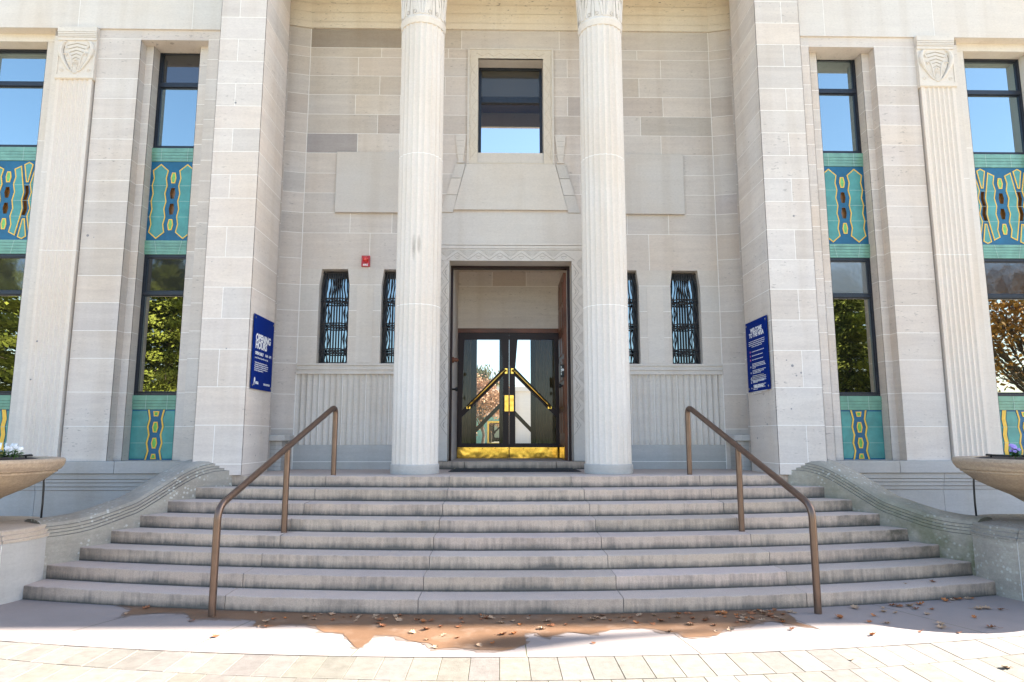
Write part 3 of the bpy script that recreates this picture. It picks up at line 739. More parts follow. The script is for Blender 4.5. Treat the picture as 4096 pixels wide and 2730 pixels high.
# ---- columns
def make_column(x,first=True):
    yc=9.85; r0=.333
    mb=MB(); nf=24; sub=6
    def ring(r,d): return [(x+(r-d*math.sin(PI*((k%sub)/sub)))*math.cos(2*PI*k/(nf*sub)),yc+(r-d*math.sin(PI*((k%sub)/sub)))*math.sin(2*PI*k/(nf*sub))) for k in range(nf*sub+1)]
    zs=[1.335,3.609,3.619,5.895,5.905,8.0]
    for i in range(5):
        mt='mortar' if i%2 else 'col'
        mb.use(mt,1 if i%2 else (1,1-.004*i,1-.008*i)); mb.strip(list(reversed(ring(r0-(.001 if i%2 else 0),.016))),zs[i+1],zs[i])
    # rounded stops to the flutes
    c=mb.build('column',BLD,smooth=True,autosmooth=28)
    b=MB(); b.use('plinth',1).lathe([(.0,1.2),(.346,1.2),(.349,1.21),(.349,1.325),(.343,1.335),(.0,1.336)],(x,yc,0),64); b.build('base',c,smooth=True,autosmooth=30)
    k=MB(); k.use('col',1).lathe([(.30,7.995),(.336,7.995),(.343,8.01),(.343,8.055),(.347,8.065),(.352,8.085),(.352,8.105),(.345,8.115),(.338,8.12),(.338,8.30),(.345,8.6),(.37,8.95),(.42,9.25),(.44,9.3),(.44,9.45)],(x,yc,0),72)
    k.use('carve',1).lathe([(.3445,8.1145),(.3405,8.1185)],(x,yc,0),72)
    k.use('col',1)
    def P(a,z,off=.0):
        rr=.338 if z<8.3 else .338+.007*(z-8.3)/.3 if z<8.6 else .345+.025*(z-8.6)/.35
        return (x+(rr+off)*math.sin(a),yc-(rr+off)*math.cos(a),z)
    for q in range(6):
        a0=q*PI/3+.06
        for e in (-1,0,1): k.tube([P(a0+e*.03,8.13),P(a0+e*.035,8.3),P(a0+e*.06,8.46)],.010,6)
        k.tube([P(a0+.10*math.cos(t),8.50+.03*math.sin(t),.01) for t in [PI*j/8 for j in range(9)]],.010,6)
        for sd in (-1,1):
            k.tube([P(a0+sd*u,z,.004) for u,z in ((.05,8.14),(.09,8.15),(.13,8.22),(.17,8.33),(.24,8.47),(.29,8.62),(.32,8.8))],[.009,.012,.014,.016,.02,.024,.024],7)
            k.tube([P(a0+sd*u,z) for u,z in ((.075,8.17),(.08,8.27),(.11,8.34),(.15,8.36))],.009,6)
            k.tube([P(a0+sd*u,z) for u,z in ((.16,8.14),(.22,8.145),(.29,8.135),(.36,8.125))],.009,6)
            k.tube([P(a0+sd*(.33+.055*(1-.7*j/18)*math.cos(j*.55)),8.175+.03*(1-.7*j/18)*math.sin(j*.55)) for j in range(19)],.007,6)
            k.tube([P(a0+sd*u,z) for u,z in ((.40,8.2),(.42,8.35),(.46,8.5),(.5,8.6))],.012,6)
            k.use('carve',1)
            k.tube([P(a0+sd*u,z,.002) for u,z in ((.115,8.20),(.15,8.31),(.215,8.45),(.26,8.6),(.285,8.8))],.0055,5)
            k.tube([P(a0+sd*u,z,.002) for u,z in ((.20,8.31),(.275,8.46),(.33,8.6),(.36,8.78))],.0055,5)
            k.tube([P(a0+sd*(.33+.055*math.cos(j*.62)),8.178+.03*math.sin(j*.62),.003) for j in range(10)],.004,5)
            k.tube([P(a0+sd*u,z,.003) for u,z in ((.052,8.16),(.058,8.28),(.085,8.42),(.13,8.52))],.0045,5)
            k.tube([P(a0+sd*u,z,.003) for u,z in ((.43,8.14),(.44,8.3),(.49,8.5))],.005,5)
            k.use('col',1)
            for j in range(3): k.tube([P(a0+sd*.11,8.38+.06*j),P(a0+sd*.2,8.40+.06*j)],.006,6)
    k.build('capital',c,smooth=True,autosmooth=40)
for s in (-1,1): make_column(s*1.395)

for x,y,z,r in ((-4.10,YP,6.62,.016),(-6.82,YF,4.93,.022),(-6.72,YF,4.90,.008),(-4.02,YP,2.95,.01),(4.13,YP,4.93,.016),(3.98,YP,2.72,.02),(4.1,YP,2.62,.014),(4.03,YP,2.58,.013),(3.9,YP,2.80,.01),(3.93,YP,2.11,.012),(-6.6,YF,6.4,.009),(6.4,YF,3.1,.008),(-4.3,YP,4.2,.007),(-2.2,YW,5.18,.006),(-1.95,YW,5.16,.006),(-7.42,YF-.055,3.2,.016),(-7.46,YF-.055,2.6,.013)):
    pl=MB(); pl.use('plug',1).add([(x+r*math.cos(t),y-.0012,z+r*math.sin(t)) for t in [2*PI*k/12 for k in range(12)]],[tuple(range(12))]); pl.build('stone_plug',BLD)
for x,y,z,r in ((-3.7135,9.7,1.75,.012),(-3.7135,9.95,1.45,.012),(-3.7135,9.9,1.62,.009),(3.7135,9.8,1.9,.018),(3.7135,10.2,1.7,.016)):
    pl=MB(); pl.use('plug',1).add([(x,y+r*math.cos(t),z+r*math.sin(t)) for t in [2*PI*k/12 for k in range(12)]],[tuple(range(12))]); pl.build('stone_plug',BLD)
# ---- raised plain tablets, window surround, trapezoid relief, door surround
for s in (-1,1):
    a,b=sorted((s*2.985,s*1.75)); t=MB(); t.use('smooth',(.90,.905,.92)).box(a,b,YW-.065,YW,5.49,6.565); t.build('wall_tablet',BLD,bevel=.006)
mb=MB(); y=YW-.035
mb.use('smooth',(1,.97,.9))
out=[(-.756,6.38),(-.756,8.523),(.756,8.523),(.756,6.38)]
mb.poly([(-.756,6.38),(.756,6.38),(.756,8.523),(-.756,8.523)],y,YW,holes=[[(-.572,6.40),(.572,6.40),(.572,8.33),(-.572,8.33)]])
mb.use('smooth',.97).box(-.585,.585,YW-.02,YW+.33,6.40,6.585)
for a,b in ((-.756,-.725),(.725,.756)): mb.use('smooth',1).box(a,b,y-.012,y,6.38,8.523)
mb.box(-.725,.725,y-.012,y,8.493,8.523)
mb.use('smooth',.95).reveal([(-.572,6.40),(.572,6.40),(.572,8.33),(-.572,8.33)],y,YW+.33)
for s in (-1,1):
    zz=[(s*(.60 if k%2 else .675),y-.001,6.5+.115*k) for k in range(16)]; mb.use('smooth',(.86,.80,.72)).tube(zz,.004,5)  # zigzag toned darker, shade of the carving put into the colour
    mb.tube([(s*(.70-.012*math.sin(k*.8)),y-.001,6.45+.05*k) for k in range(40)],.004,5)
zz=[(-.6+.1*k,y-.001,8.37 if k%2 else 8.43) for k in range(13)]; mb.use('smooth',(.86,.80,.72)).tube(zz,.0045,5)
mb.build('window_surround',BLD)
f=MB(); f.use('frame',1); frame_rects(f,-.572,.572,6.55,8.33,[(7.652,7.767)],YW+.27,t=.05)
cw=f.build('central_window',BLD,bevel=.004)
g=MB(); g.use('clear',1).quad((-.53,YW+.30,6.6),(.53,YW+.30,6.6),(.53,YW+.30,7.652),(-.53,YW+.30,7.652)); g.build('pane',cw)
g=MB(); g.use('paneB',1).quad((-.53,YW+.30,7.767),(.53,YW+.30,7.767),(.53,YW+.30,8.29),(-.53,YW+.30,8.29)); g.build('pane',cw)
mb=MB(); yr=YW-.05
mb.use('smooth',(.99,.985,.975)).poly([(-.971,5.554),(.971,5.554),(.764,6.372),(-.764,6.372)],yr,YW)
for s in (-1,1):
    zs_=[5.51,5.82,6.12,6.38]
    for k in range(3):
        f0=(zs_[k]-5.51)/.87; f1=(zs_[k+1]-5.51)/.87
        xo0,xo1=1.19-.247*f0,1.19-.247*f1; xi0,xi1=.985-.207*f0,.985-.207*f1
        p=[(s*xi0,zs_[k]+.004),(s*xo0,zs_[k]+.004),(s*xo1,zs_[k+1]-.004),(s*xi1,zs_[k+1]-.004)]
        mb.use('smooth',tone(rnd,.06)).poly(p,YW-.03,YW)
    u=[(.768,6.9),(.955,6.9),(.95,6.78),(.93,6.66),(.92,6.52),(.895,6.44),(.93,6.40),(.80,6.40),(.83,6.44),(.812,6.52),(.79,6.70)]
    mb.use('smooth',1.0).poly([(s*a,b) for a,b in u],YW-.028,YW)
    for z in (6.55,6.70,6.8): mb.use('carve',1.6).box(*sorted((s*.81,s*.935)),YW-.029,YW-.02,z-.002,z+.002)
mb.use('smooth',(.97,.975,.98)).box(-1.226,1.226,YW-.012,YW,4.975,5.505)
mb.build('relief_panel',BLD)
def surround():
    mb=MB(); y=YW-.045
    mb.use('smooth',1)
    for z0,z1,d in ((4.93,4.972,.055),(4.872,4.922,.05),(4.846,4.866,.046)): mb.box(-1.235,1.235,YW-d,YW,z0,z1)
    mb.use('smooth',(.96,.965,.97)).box(-1.218,1.218,YW-.04,YW,4.661,4.842)
    for s in (-1,1):
        a,b=sorted((s*1.03,s*1.218)); mb.box(a,b,YW-.04,YW,1.335,4.659)
    # incised zigzag with diamond motifs
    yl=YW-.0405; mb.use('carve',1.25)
    n=5
    for k in range(-3,3):
        xa=k*.36+.18; 
        mb.tube([(xa-.18,yl,4.675),(xa,yl,4.80),(xa+.18,yl,4.675)],.0042,5)
        mb.tube([(xa-.05,yl,4.73),(xa,yl,4.69),(xa+.05,yl,4.73)],.003,5); mb.tube([(xa-.045,yl,4.745),(xa,yl,4.735),(xa+.045,yl,4.745)],.004,5)
        for j in range(6): mb.tube([(xa-.18+(-.14+.016*j),yl,4.832-.012*j),(xa-.18,yl,4.822-.02*j),(xa-.18+(.14-.016*j),yl,4.832-.012*j)],.0018,4)
    for s in (-1,1):
        for k in range(9):
            zc=1.75+.318*k+.16
            P=lambda u,z:(s*(1.04+u),yl,z)
            mb.tube([P(0,zc-.16),P(.11,zc),P(0,zc+.16)],.0042,5)
            mb.tube([P(.03,zc-.05),P(.075,zc),P(.03,zc+.05)],.003,5); mb.tube([P(.05,zc-.04),P(.055,zc+.04)],.004,5)
            for j in range(5): mb.tube([P(.165-.012*j,zc+.16-.12+.014*j),P(.155-.02*j,zc+.16),P(.165-.012*j,zc+.16+.12-.014*j)],.0018,4)
    mb.use('smooth',.95).reveal([(-1.03,1.335),(-1.03,4.66),(1.03,4.66),(1.03,1.335)][::-1],YW-.04,YW+.32,closed=False)
    return mb.build('door_surround',BLD)
surround()
# step/sill below the doors
mb=MB()
for a,b in ((-1.235,-.746),(-.738,.738),(.746,1.235)): mb.use('granite',1.0).box(a,b,YW-.06,YW+.01,1.2,1.322)
mb.use('granite',1.0).box(-1.03,1.03,YW+.01,13.1,1.2,1.318)
mb.build('door_sill',BLD,bevel=.006)
# vestibule
mb=MB(); rr=random.Random(3)
mb.use('wood',1)
for s in (-1,1): a,b=sorted((s*.990,s*1.03)); mb.box(a,b,YW+.30,YW+.42,1.322,4.655)
mb.box(-.99,.99,YW+.30,YW+.42,4.615,4.655); df=mb.build('door_frame',BLD)
kb=MB(); kb.use('redwood',1).lathe([(0,0),(.055,0),(.055,.02),(.03,.035),(.04,.07),(.02,.10),(0,.11)],(0,0,0),14)
Mx=Matrix.Translation((-.99,YW+.36,3.02))@Matrix.Rotation(PI/2,4,'Y'); kb.v=[tuple(Mx@Vector(v)) for v in kb.v]; kb.build('knob',df,smooth=True)
kb=MB(); kb.use('black',1).lathe([(0,0),(.016,.0),(.016,.05),(.034,.06),(.038,.075),(.03,.09),(0,.095)],(0,0,0),16)
Mx=Matrix.Translation((-.99,YW+.38,2.52))@Matrix.Rotation(PI/2,4,'Y'); kb.v=[tuple(Mx@Vector(v)) for v in kb.v]; kb.build('knob',df,smooth=True)
mb=MB()
ashlar(mb,(0,12.82,0),TX,TY,-.99,.99,[3.783,4.616,4.90],lambda i:[-.33,.33] if i else [],r=rr,mat='stone',dark={(1,1):(.85,.8,.75)})
for s in (-1,1):
    mb.use('stone',.97).quad((s*.985,YW+.42,1.322),(s*.985,12.83,1.322),(s*.985,12.83,4.9),(s*.985,YW+.42,4.9))
    a,b=sorted((s*.985,s*1.6)); mb.box(a,b,YW+.40,YW+.42,1.322,5.2)
mb.use('cream',.9).quad((-1,YW+.42,4.9),(1,YW+.42,4.9),(1,12.83,4.9),(-1,12.83,4.9))
mb.use('stone',.9).box(-1.03,1.03,YW+.42,YW+.46,4.655,4.9)
mb.use('redwood',.55).box(-.985,.985,12.79,12.85,3.70,3.783)
mb.build('vestibule',BLD)
# glazed double doors
def glazed_door(s):
    y0,y1=12.81,12.85; mb=MB(); mb.use('wood',1)
    fr=[(s*.0015,1.29),(s*.978,1.29),(s*.978,3.698),(s*.0015,3.698)]
    up=[(s*.162,3.567),(s*.858,3.567),(s*.892,2.215),(s*.118,3.019)]
    lo=[(s*.114,2.862),(s*.894,2.085),(s*.893,1.596),(s*.118,1.596)]
    if s<0: fr,up,lo=[l[::-1] for l in (fr,up,lo)]
    mb.poly(fr,y0,y1,holes=[up,lo])
    d=mb.build('glazed_door',BLD)
    g=MB(); g.use('clear',1); yg=12.83
    for l in (up,lo): g.poly(l,yg)
    g.build('glass',d)
    k=MB(); k.use('brass',1); a,b=sorted((s*.008,s*.976)); k.box(a,b,y0-.012,y0-.001,1.30,1.523)
    k.use('iron',1)
    for i in range(5):
        for z in (1.328,1.497): xx=s*(.03+.235*i); k.box(xx-.007,xx+.007,y0-.017,y0-.01,z-.007,z+.007)
    k.build('kick_plate',d,bevel=.002)
    p=MB(); a,b=sorted((s*.010,s*.088)); p.use('brass',1).box(a,b,y0-.01,y0-.001,2.194,2.50); p.build('push_plate',d,bevel=.002)
    h=MB(); h.use('brass',1); a,b=sorted((s*.034,s*.082)); h.box(a,b,y0-.014,y0-.001,2.91,3.012)
    h.box(*sorted((s*.735,s*.805)),y0-.014,y0-.001,2.245,2.285)
    h.tube([(s*.06,y0-.01,2.965),(s*.065,y0-.05,2.968),(s*.105,y0-.065,2.955),(s*.74,y0-.065,2.32),(s*.772,y0-.05,2.285),(s*.775,y0-.01,2.265)],.020,12)
    h.use('brass',.8).tube([(s*.13,y0-.065,2.93),(s*.16,y0-.065,2.90)],.026,12); h.tube([(s*.70,y0-.065,2.36),(s*.73,y0-.065,2.33)],.026,12)
    h.build('push_bar',d,smooth=True,autosmooth=40)
for s in (-1,1): glazed_door(s)
# panelled outer doors folded back against the vestibule walls
def panelled_door(s):
    x=s*.985; xi=s*.93; mb=MB(); mb.use('redwood',.8)
    a,b=sorted((x-s*.004,xi)); mb.box(a,b,YW+.44,12.55,1.33,4.58)
    xp=sorted((xi-s*.014,xi))
    for k in range(6):
        z0=1.78+k*.46
        for y0 in (11.66,12.1): mb.use('redwood',1.25).box(xp[0],xp[1],y0,y0+.34,z0,z0+.36)
    mb.use('brass',.8).box(*sorted((xi-s*.006,xi)),11.60,12.5,1.34,1.56)
    d=mb.build('panelled_door',BLD,bevel=.008)
    kb=MB(); kb.use('black',1).lathe([(0,0),(.016,.0),(.016,.03),(.034,.04),(.038,.055),(.03,.072),(0,.076)],(0,0,0),20)
    Mx=Matrix.Translation((xi,12.0 if s<0 else 11.75,2.62 if s<0 else 2.60))@Matrix.Rotation(-s*PI/2,4,'Y')
    kb.v=[tuple(Mx@Vector(v)) for v in kb.v]; kb.build('knob',d,smooth=True,autosmooth=40)
    if s<0:
        kn=MB(); kn.use('redwood',1).lathe([(0,0),(.05,0),(.05,.02),(.03,.03),(.035,.06),(.02,.09),(0,.1)],(0,0,0),14)
        Mx=Matrix.Translation((xi,11.6,3.02))@Matrix.Rotation(PI/2,4,'Y'); kn.v=[tuple(Mx@Vector(v)) for v in kn.v]; kn.build('knocker',d,smooth=True)
panelled_door(1)
# small grille windows
def bend(pts): return pts
def grille_window(c):
    f=MB(); f.use('frame',1); y=YW+.20
    f.box(c-.25,c-.185,y,y+.05,2.92,4.5); f.box(c+.185,c+.25,y,y+.05,2.92,4.5); f.box(c-.185,c+.185,y,y+.05,4.40,4.51); f.box(c-.185,c+.185,y,y+.05,2.92,2.96)
    w=f.build('grille_window',BLD)
    p=MB(); p.use('paneS',1).quad((c-.22,y+.03,2.94),(c+.22,y+.03,2.94),(c+.22,y+.03,4.45),(c-.22,y+.03,4.45)); p.build('pane',w)
    g=MB(); g.use('iron',1); yg=YW+.12
    for i in range(6):
        u=(i-2.5)*.044; pts=[(c+u*1.05,yg,2.93),(c+u*1.05,yg,3.75),(c+u,yg,4.12),(c+u*.72,yg,4.28),(c+u*.95,yg,4.47)]
        g.tube(pts,.0105,6)
    for sd in (-1,1):
        for w0,am in ((.165,.022),(.212,-.024)):
            g.tube([(c+sd*(w0+(am if k%2 else -am)),yg-.008*(k%2),z) for k,z in enumerate((2.93,3.13,3.345,3.565,3.78,3.99,4.2))]+[(c+sd*w0*.8,yg,4.47)],.0105,6)
    for z in (3.13,3.565,3.99):
        for dz in (-.035,.045): g.tube([(c-.24,yg-.012,z+dz*.4),(c-.1,yg-.018,z+dz),(c+.1,yg-.018,z+dz),(c+.24,yg-.012,z+dz*.4)],.012,6)
        for i in range(4): g.tube([(c-.075+.05*i+.016*math.cos(t),yg-.02,z+.005+.022*math.sin(t)) for t in [2*PI*j/10 for j in range(10)]],.008,6,closed=True)
    for z in (2.935,4.475): g.tube([(c-.23,yg,z),(c+.23,yg,z)],.011,6)
    g.tube([(c-.235,yg,2.93),(c-.235,yg,4.25),(c-.205,yg,4.5)],.008,6); g.tube([(c+.235,yg,2.93),(c+.235,yg,4.25),(c+.205,yg,4.5)],.008,6)
    g.build('grille',w)
for c in WIN: grille_window(c)
# ---- interior of the foyer and of the room behind the central window
mb=MB(); mb.use('brownwall',1)
for s in (-1,1):
    x=s*2.3; mb.quad((x,12.9,1.3),(x,20,1.3),(x,20,5.0),(x,12.9,5.0))
    a,b=sorted((s*.985,s*2.4)); mb.use('dark',1).box(a,b,12.86,12.9,1.3,5.0); mb.use('brownwall',1)
    for k in range(7): mb.tube([(s*2.2,13.2+.8*k,1.31),(s*2.2,13.2+.8*k,4.9)],.1,8)
mb.use('curtain',1)
for a,b in ((-1.2,-.80),(.60,1.2)):
    n=int((b-a)/.012); mb.strip([(a+(b-a)*k/n,14.6+.028*math.sin(k*1.05)) for k in range(n+1)],1.33,4.9)
mb.use('brownwall',.8).quad((-2.3,12.9,1.316),(2.3,12.9,1.316),(2.3,20,1.316),(-2.3,20,1.316))
mb.use('dark',1).box(-2.4,2.4,12.86,20.1,5.0,5.1)
mb.use('dark',1).box(-2.4,-.93,20,20.1,1.3,5.0); mb.box(.80,2.4,20,20.1,1.3,5.0); mb.box(-.93,.80,20,20.1,4.75,5.0)
mb.build('foyer',BLD)
for s in (-1,1):
    d=MB(); xc=-.065; y=19.98; d.use('wood',1)
    d.box(*sorted((xc+s*.002,xc+s*.13)),y,y+.05,1.32,4.72)
    d.box(*sorted((xc+s*.80,xc+s*.865)),y,y+.05,1.32,4.72); d.box(*sorted((xc+s*.13,xc+s*.80)),y,y+.05,4.6,4.72); d.box(*sorted((xc+s*.13,xc+s*.80)),y,y+.05,1.32,1.5)
    d.add([(xc+s*.1,y,2.72),(xc+s*.84,y,1.96),(xc+s*.84,y,1.80),(xc+s*.1,y,2.56)],[(0,1,2,3) if s>0 else (3,2,1,0)])
    d.build('rear_door',BLD)
mb=MB(); mb.use('terra',.8)
for s in (-1,1): x=s*1.3; mb.quad((x,11.45,5.8),(x,14.5,5.8),(x,14.5,9),(x,11.45,9))
mb.use('brownwall',1.6).box(-1.3,1.3,11.45,14.42,9.0,9.1); mb.use('cream',1).box(-1.3,1.3,14.42,14.5,8.67,9.0); mb.use('dark',1).box(-1.3,1.3,11.45,14.5,5.7,5.8)
for s in (-1,1): a,b=sorted((s*.6,s*1.3)); mb.box(a,b,11.45,11.5,5.8,9)
mb.box(-.6,.6,11.45,11.5,8.35,9); mb.box(-.6,.6,11.45,11.5,5.8,6.5)
mb.build('upper_room',BLD)

# ------------------------------------------------------------------ steps
STEPS=empty('entrance_steps',(0,9.2,0)); tag(STEPS,'wide flight of eight curved pinkish granite steps stained dark, rising to the portico','steps')
RS=19.4
XE=[5.36,5.34,5.16,4.95,4.72,4.52,4.36,4.22]
XJ=[[-2.92,-.97,1.046,2.95],[-2.87,-.956,1.03,2.89],[-2.79,-.93,1.0,2.84],[-2.70,-.92,.98,2.755],[-2.68,-.888,.966,2.71],[-2.62,-.877,.94,2.66],[-2.58,-.85,.914,2.61],[-2.52,-.85,.78,2.55]]
def arc(y0,x,Rr=RS): return y0+Rr-math.sqrt(Rr*Rr-x*x)
def step(k):
    y0=6.8655+k*.3261; Rr=RS if k<7 else 22.5
    z0,z1=k*.15-.01*(k>0),(k+1)*.15
    mb=MB(); rr=random.Random(90+k)
    ed=[-XE[k]-.12]+XJ[k]+[XE[k]+.12]
    back=lambda x: arc(y0+.3261+.15,x) if k<7 else None
    for i in range(len(ed)-1):
        a,b=ed[i]+.004,ed[i+1]-.004; n=40; t=rr.uniform(.9,1.05); mb.use('granite',(t,t*rr.uniform(.98,1.01),t*rr.uniform(.97,1.01)))
        xs=[a+(b-a)*j/n for j in range(n+1)]
        # rounded nosing
        prof=[(0,z0),(0,z1-.014),(.004,z1-.005),(.014,z1)]
        vs=[]
        for x in xs:
            yf=arc(y0,x,Rr)
            jy,jz=rr.uniform(-.003,.003),rr.uniform(-.0035,.001)
            if rr.random()<.06: jy+=.008; jz-=.006
            for q,(dy,z) in enumerate(prof): vs.append((x,yf+dy+(jy if q>0 else 0),z+(jz if q>1 else 0)))
            yb=back(x) if k<7 else yf+.42
            vs.append((x,yb,z1))
        m=5; fs=[]
        for j in range(n):
            for q in range(4): fs.append((j*m+q,(j+1)*m+q,(j+1)*m+q+1,j*m+q+1))
        mb.add(vs,fs)
        mb.add([vs[0],vs[1],vs[2],vs[3],vs[4],(a,vs[4][1],z0)],[(0,1,2,3,4,5)]); e=vs[n*m:]; mb.add([e[0],e[1],e[2],e[3],e[4],(b,e[4][1],z0)],[(5,4,3,2,1,0)])
    mb.use('stepjoint',1)
    for xj in XJ[k]: 
        yf=arc(y0,xj,Rr); mb.box(xj-.003,xj+.003,yf+.006,yf+.42,z0,z1-.003)
    return mb.build('step',STEPS,smooth=True,autosmooth=35)
for k in range(8): step(k)
mb=MB(); mb.use('granite',.98)
n=24
for i in range(n):
    a,b=-4.35+8.7*i/n,-4.35+8.7*(i+1)/n
    if a<-3.9 or b>3.9: 
        ya,yb=min(9.44,arc(9.148,a,22.5)+.40),min(9.44,arc(9.148,b,22.5)+.40)
    ya,yb=arc(9.148,a,22.5)+.415,arc(9.148,b,22.5)+.415
    mb.quad((a,ya,1.1985),(b,yb,1.1985),(b,11.2,1.1985),(a,11.2,1.1985))
mb.build('landing',STEPS)

# ------------------------------------------------------------------ curved side walls
def sweep_wall(s):
    path=[(5.285,7.86,.735),(5.20,7.985,.737),(5.10,8.13,.745),(4.99,8.29,.772),(4.87,8.46,.825),(4.77,8.605,.876),(4.69,8.72,.92),(4.58,8.875,1.02),(4.46,9.045,1.14),(4.34,9.20,1.25),(4.22,9.315,1.33),(4.08,9.39,1.378),(3.95,9.43,1.395),(3.86,9.46,1.40),(3.82,9.52,1.40)]
    # smooth resample
    P=[Vector(p) for p in path]; Q=[]
    for i in range(len(P)-1):
        p0,p1,p2,p3=P[max(i-1,0)],P[i],P[i+1],P[min(i+2,len(P)-1)]
        for j in range(4):
            t=j/4; Q.append(.5*((2*p1)+(p2-p0)*t+(2*p0-5*p1+4*p2-p3)*t*t+(3*p1-p0-3*p2+p3)*t**3))
    Q.append(P[-1])
    prof=[(0,None),(0,-.135),(.022,-.128),(.022,-.10),(.044,-.094),(.044,-.066),(.064,-.060),(.064,-.03),(.075,-.022),(.10,.012),(.18,.038),(.30,.05),(.42,.046),(.50,.026),(.535,-.01),(.55,-.06),(.55,None)]
    vs=[]; n=len(Q); m=len(prof)
    for i in range(n):
        a=Q[max(i-1,0)]; b=Q[min(i+1,n-1)]; t=Vector((b.x-a.x,b.y-a.y)).normalized()
        nrm=Vector((-t.y,t.x))
        if nrm.x<0: nrm=-nrm
        nrm=Vector((.82,.57)) if i<n-14 else nrm.lerp(Vector((.82,.57)),.65)
        for w,z in prof:
            zz=-.02 if z is None else Q[i].z+z
            vs.append((s*(Q[i].x+nrm.x*w),min(Q[i].y+nrm.y*w,10.49),zz))
    fs=[]
    for i in range(n-1):
        for q in range(m-1):
            f=(i*m+q,i*m+q+1,(i+1)*m+q+1,(i+1)*m+q); fs.append((f if s>0 else f[::-1],q))
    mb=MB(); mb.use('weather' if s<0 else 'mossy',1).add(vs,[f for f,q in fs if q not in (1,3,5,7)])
    mb.use('weather' if s<0 else 'mossy',.45).add(vs,[f for f,q in fs if q in (1,3,5,7)])  # groove ledges toned darker, shade of the mouldings put into the colour
    mb.add([vs[(n-1)*m+q] for q in range(m)],[tuple(range(m))]); mb.add([vs[q] for q in range(m)],[tuple(range(m))])
    # open joint halfway
    o=mb.build('curved_side_wall',smooth=True,autosmooth=32)
    return o
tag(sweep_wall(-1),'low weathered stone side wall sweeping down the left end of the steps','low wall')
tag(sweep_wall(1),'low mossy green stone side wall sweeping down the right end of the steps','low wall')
# pedestals and bowls
def pedestal(s):
    c=(s*6.31,7.75,0); mb=MB(); n=9
    rr=random.Random(8)
    for k in range(n):
        a0=PI*2*k/n+.275 if s<0 else PI-PI*2*(k+1)/n-.275
        mb.use('plinth' if s<0 else 'weather',tuple(q*(1 if s<0 else 1.35) for q in tone(rr,.1))); mb.lathe([(1.055,-.02),(1.055,.612)],c,9,a0+.004,a0+2*PI/n-.004)
        mb.use('weather' if s>0 else 'pedcap',tone(rr,.1))
        mb.lathe([(1.02,.612),(1.06,.615),(1.06,.645),(1.035,.65),(1.035,.69),(1.01,.695),(1.01,.73),(.99,.742),(.2,.752)],c,9,a0+.004,a0+2*PI/n-.004)
    mb.use('mortar',.9).lathe([(1.05,-.02),(1.05,.60),(1.0,.67),(.985,.735),(.1,.745)],c,60)
    return mb.build('planter_pedestal',smooth=True,autosmooth=30)
tag(pedestal(-1),'round stone pedestal under the left planter bowl beside the steps','pedestal')
tag(pedestal(1),'round grey stone pedestal under the right planter bowl beside the steps','pedestal')
def bowl(s):
    c=(s*6.385,7.75,0); e=empty('planter_bowl',(c[0],c[1],.752))
    mb=MB(); mb.use('terra',1).lathe([(.42,.752),(.45,.80),(.40,.86),(.44,.93),(.62,1.04),(.83,1.13),(1.0,1.215),(1.10,1.295),(1.115,1.31),(1.135,1.312),(1.14,1.335),(1.17,1.345),(1.205,1.395),(1.215,1.44),(1.205,1.465),(1.19,1.475),(1.06,1.475),(1.04,1.44),(1.03,1.38)],c,96)
    mb.v=[(c[0]+(x-c[0])*.94,c[1]+(y-c[1])*.94,z) for x,y,z in mb.v]
    mb.build('bowl',e,smooth=True,autosmooth=30)
    sl=MB(); rr=random.Random(4)
    prof=[(0.01,1.50),(.3,1.50),(.6,1.49),(.85,1.47),(1.045,1.44)]
    sl.use('soil',1).lathe(prof,c,40); sl.v=[(c[0]+(x-c[0])*.94,c[1]+(y-c[1])*.94,z) for x,y,z in sl.v]; sl.v=[(x+rr.uniform(-.01,.01),y+rr.uniform(-.01,.01),z+rr.uniform(-.012,.016)) for x,y,z in sl.v]
    sl.build('soil',e); return e
tag(bowl(-1),'broad tan stone planter bowl holding white flowers, left of the steps','planter')
tag(bowl(1),'broad tan stone planter bowl holding lilac flowers, right of the steps','planter')
def flower(s,x,y,r,petal,seed):
    rr=random.Random(seed); z=1.50; mb=MB()
    for k in range(150):
        a=rr.random()*2*PI; d=rr.random()**.6*r; h=rr.uniform(.01,.11)*(1-.4*d/r)
        px,py=x+d*math.cos(a),y+d*math.sin(a); b=rr.random()*2*PI; l=.022; w=.011; t=rr.uniform(-.4,.6)
        u=Vector((math.cos(b),math.sin(b),t)).normalized()*l; v=Vector((-math.sin(b),math.cos(b),rr.uniform(-.3,.3)))*w; p=Vector((px,py,z+h))
        mb.use('herb',1).add([p-u,p+v,p+u,p-v],[(0,1,2,3)])
    for k in range(5): 
        a=rr.random()*2*PI; d=rr.random()*r*.7; mb.tube([(x,y,z-.02),(x+d*math.cos(a),y+d*math.sin(a),z+.07)],.003,5)
    o=mb.build('flower_clump')
    f=MB(); f.use(petal,1)
    for k in range(13):
        a=rr.random()*2*PI; d=rr.random()**.5*r*.95; p=Vector((x+d*math.cos(a),y+d*math.sin(a),z+rr.uniform(.06,.14)))
        nrm=Vector((rr.uniform(-.5,.5),-.8,rr.uniform(.1,.9))).normalized(); q=nrm.orthogonal().normalized(); w=nrm.cross(q); R0=rr.uniform(.020,.030)
        vs=[p+nrm*.004]
        for j in range(10): t=2*PI*j/10; rad=R0*(1 if j%2 else .72); vs.append(p+(q*math.cos(t)+w*math.sin(t))*rad)
        f.add(vs,[(0,1+j,1+(j+1)%10) for j in range(10)])
    f.build('blossoms',o); return o
fl=[(-5.40,7.40,.09),(-5.50,7.24,.11),(-5.60,7.42,.11),(-5.68,7.22,.11),(-5.80,7.36,.11)]
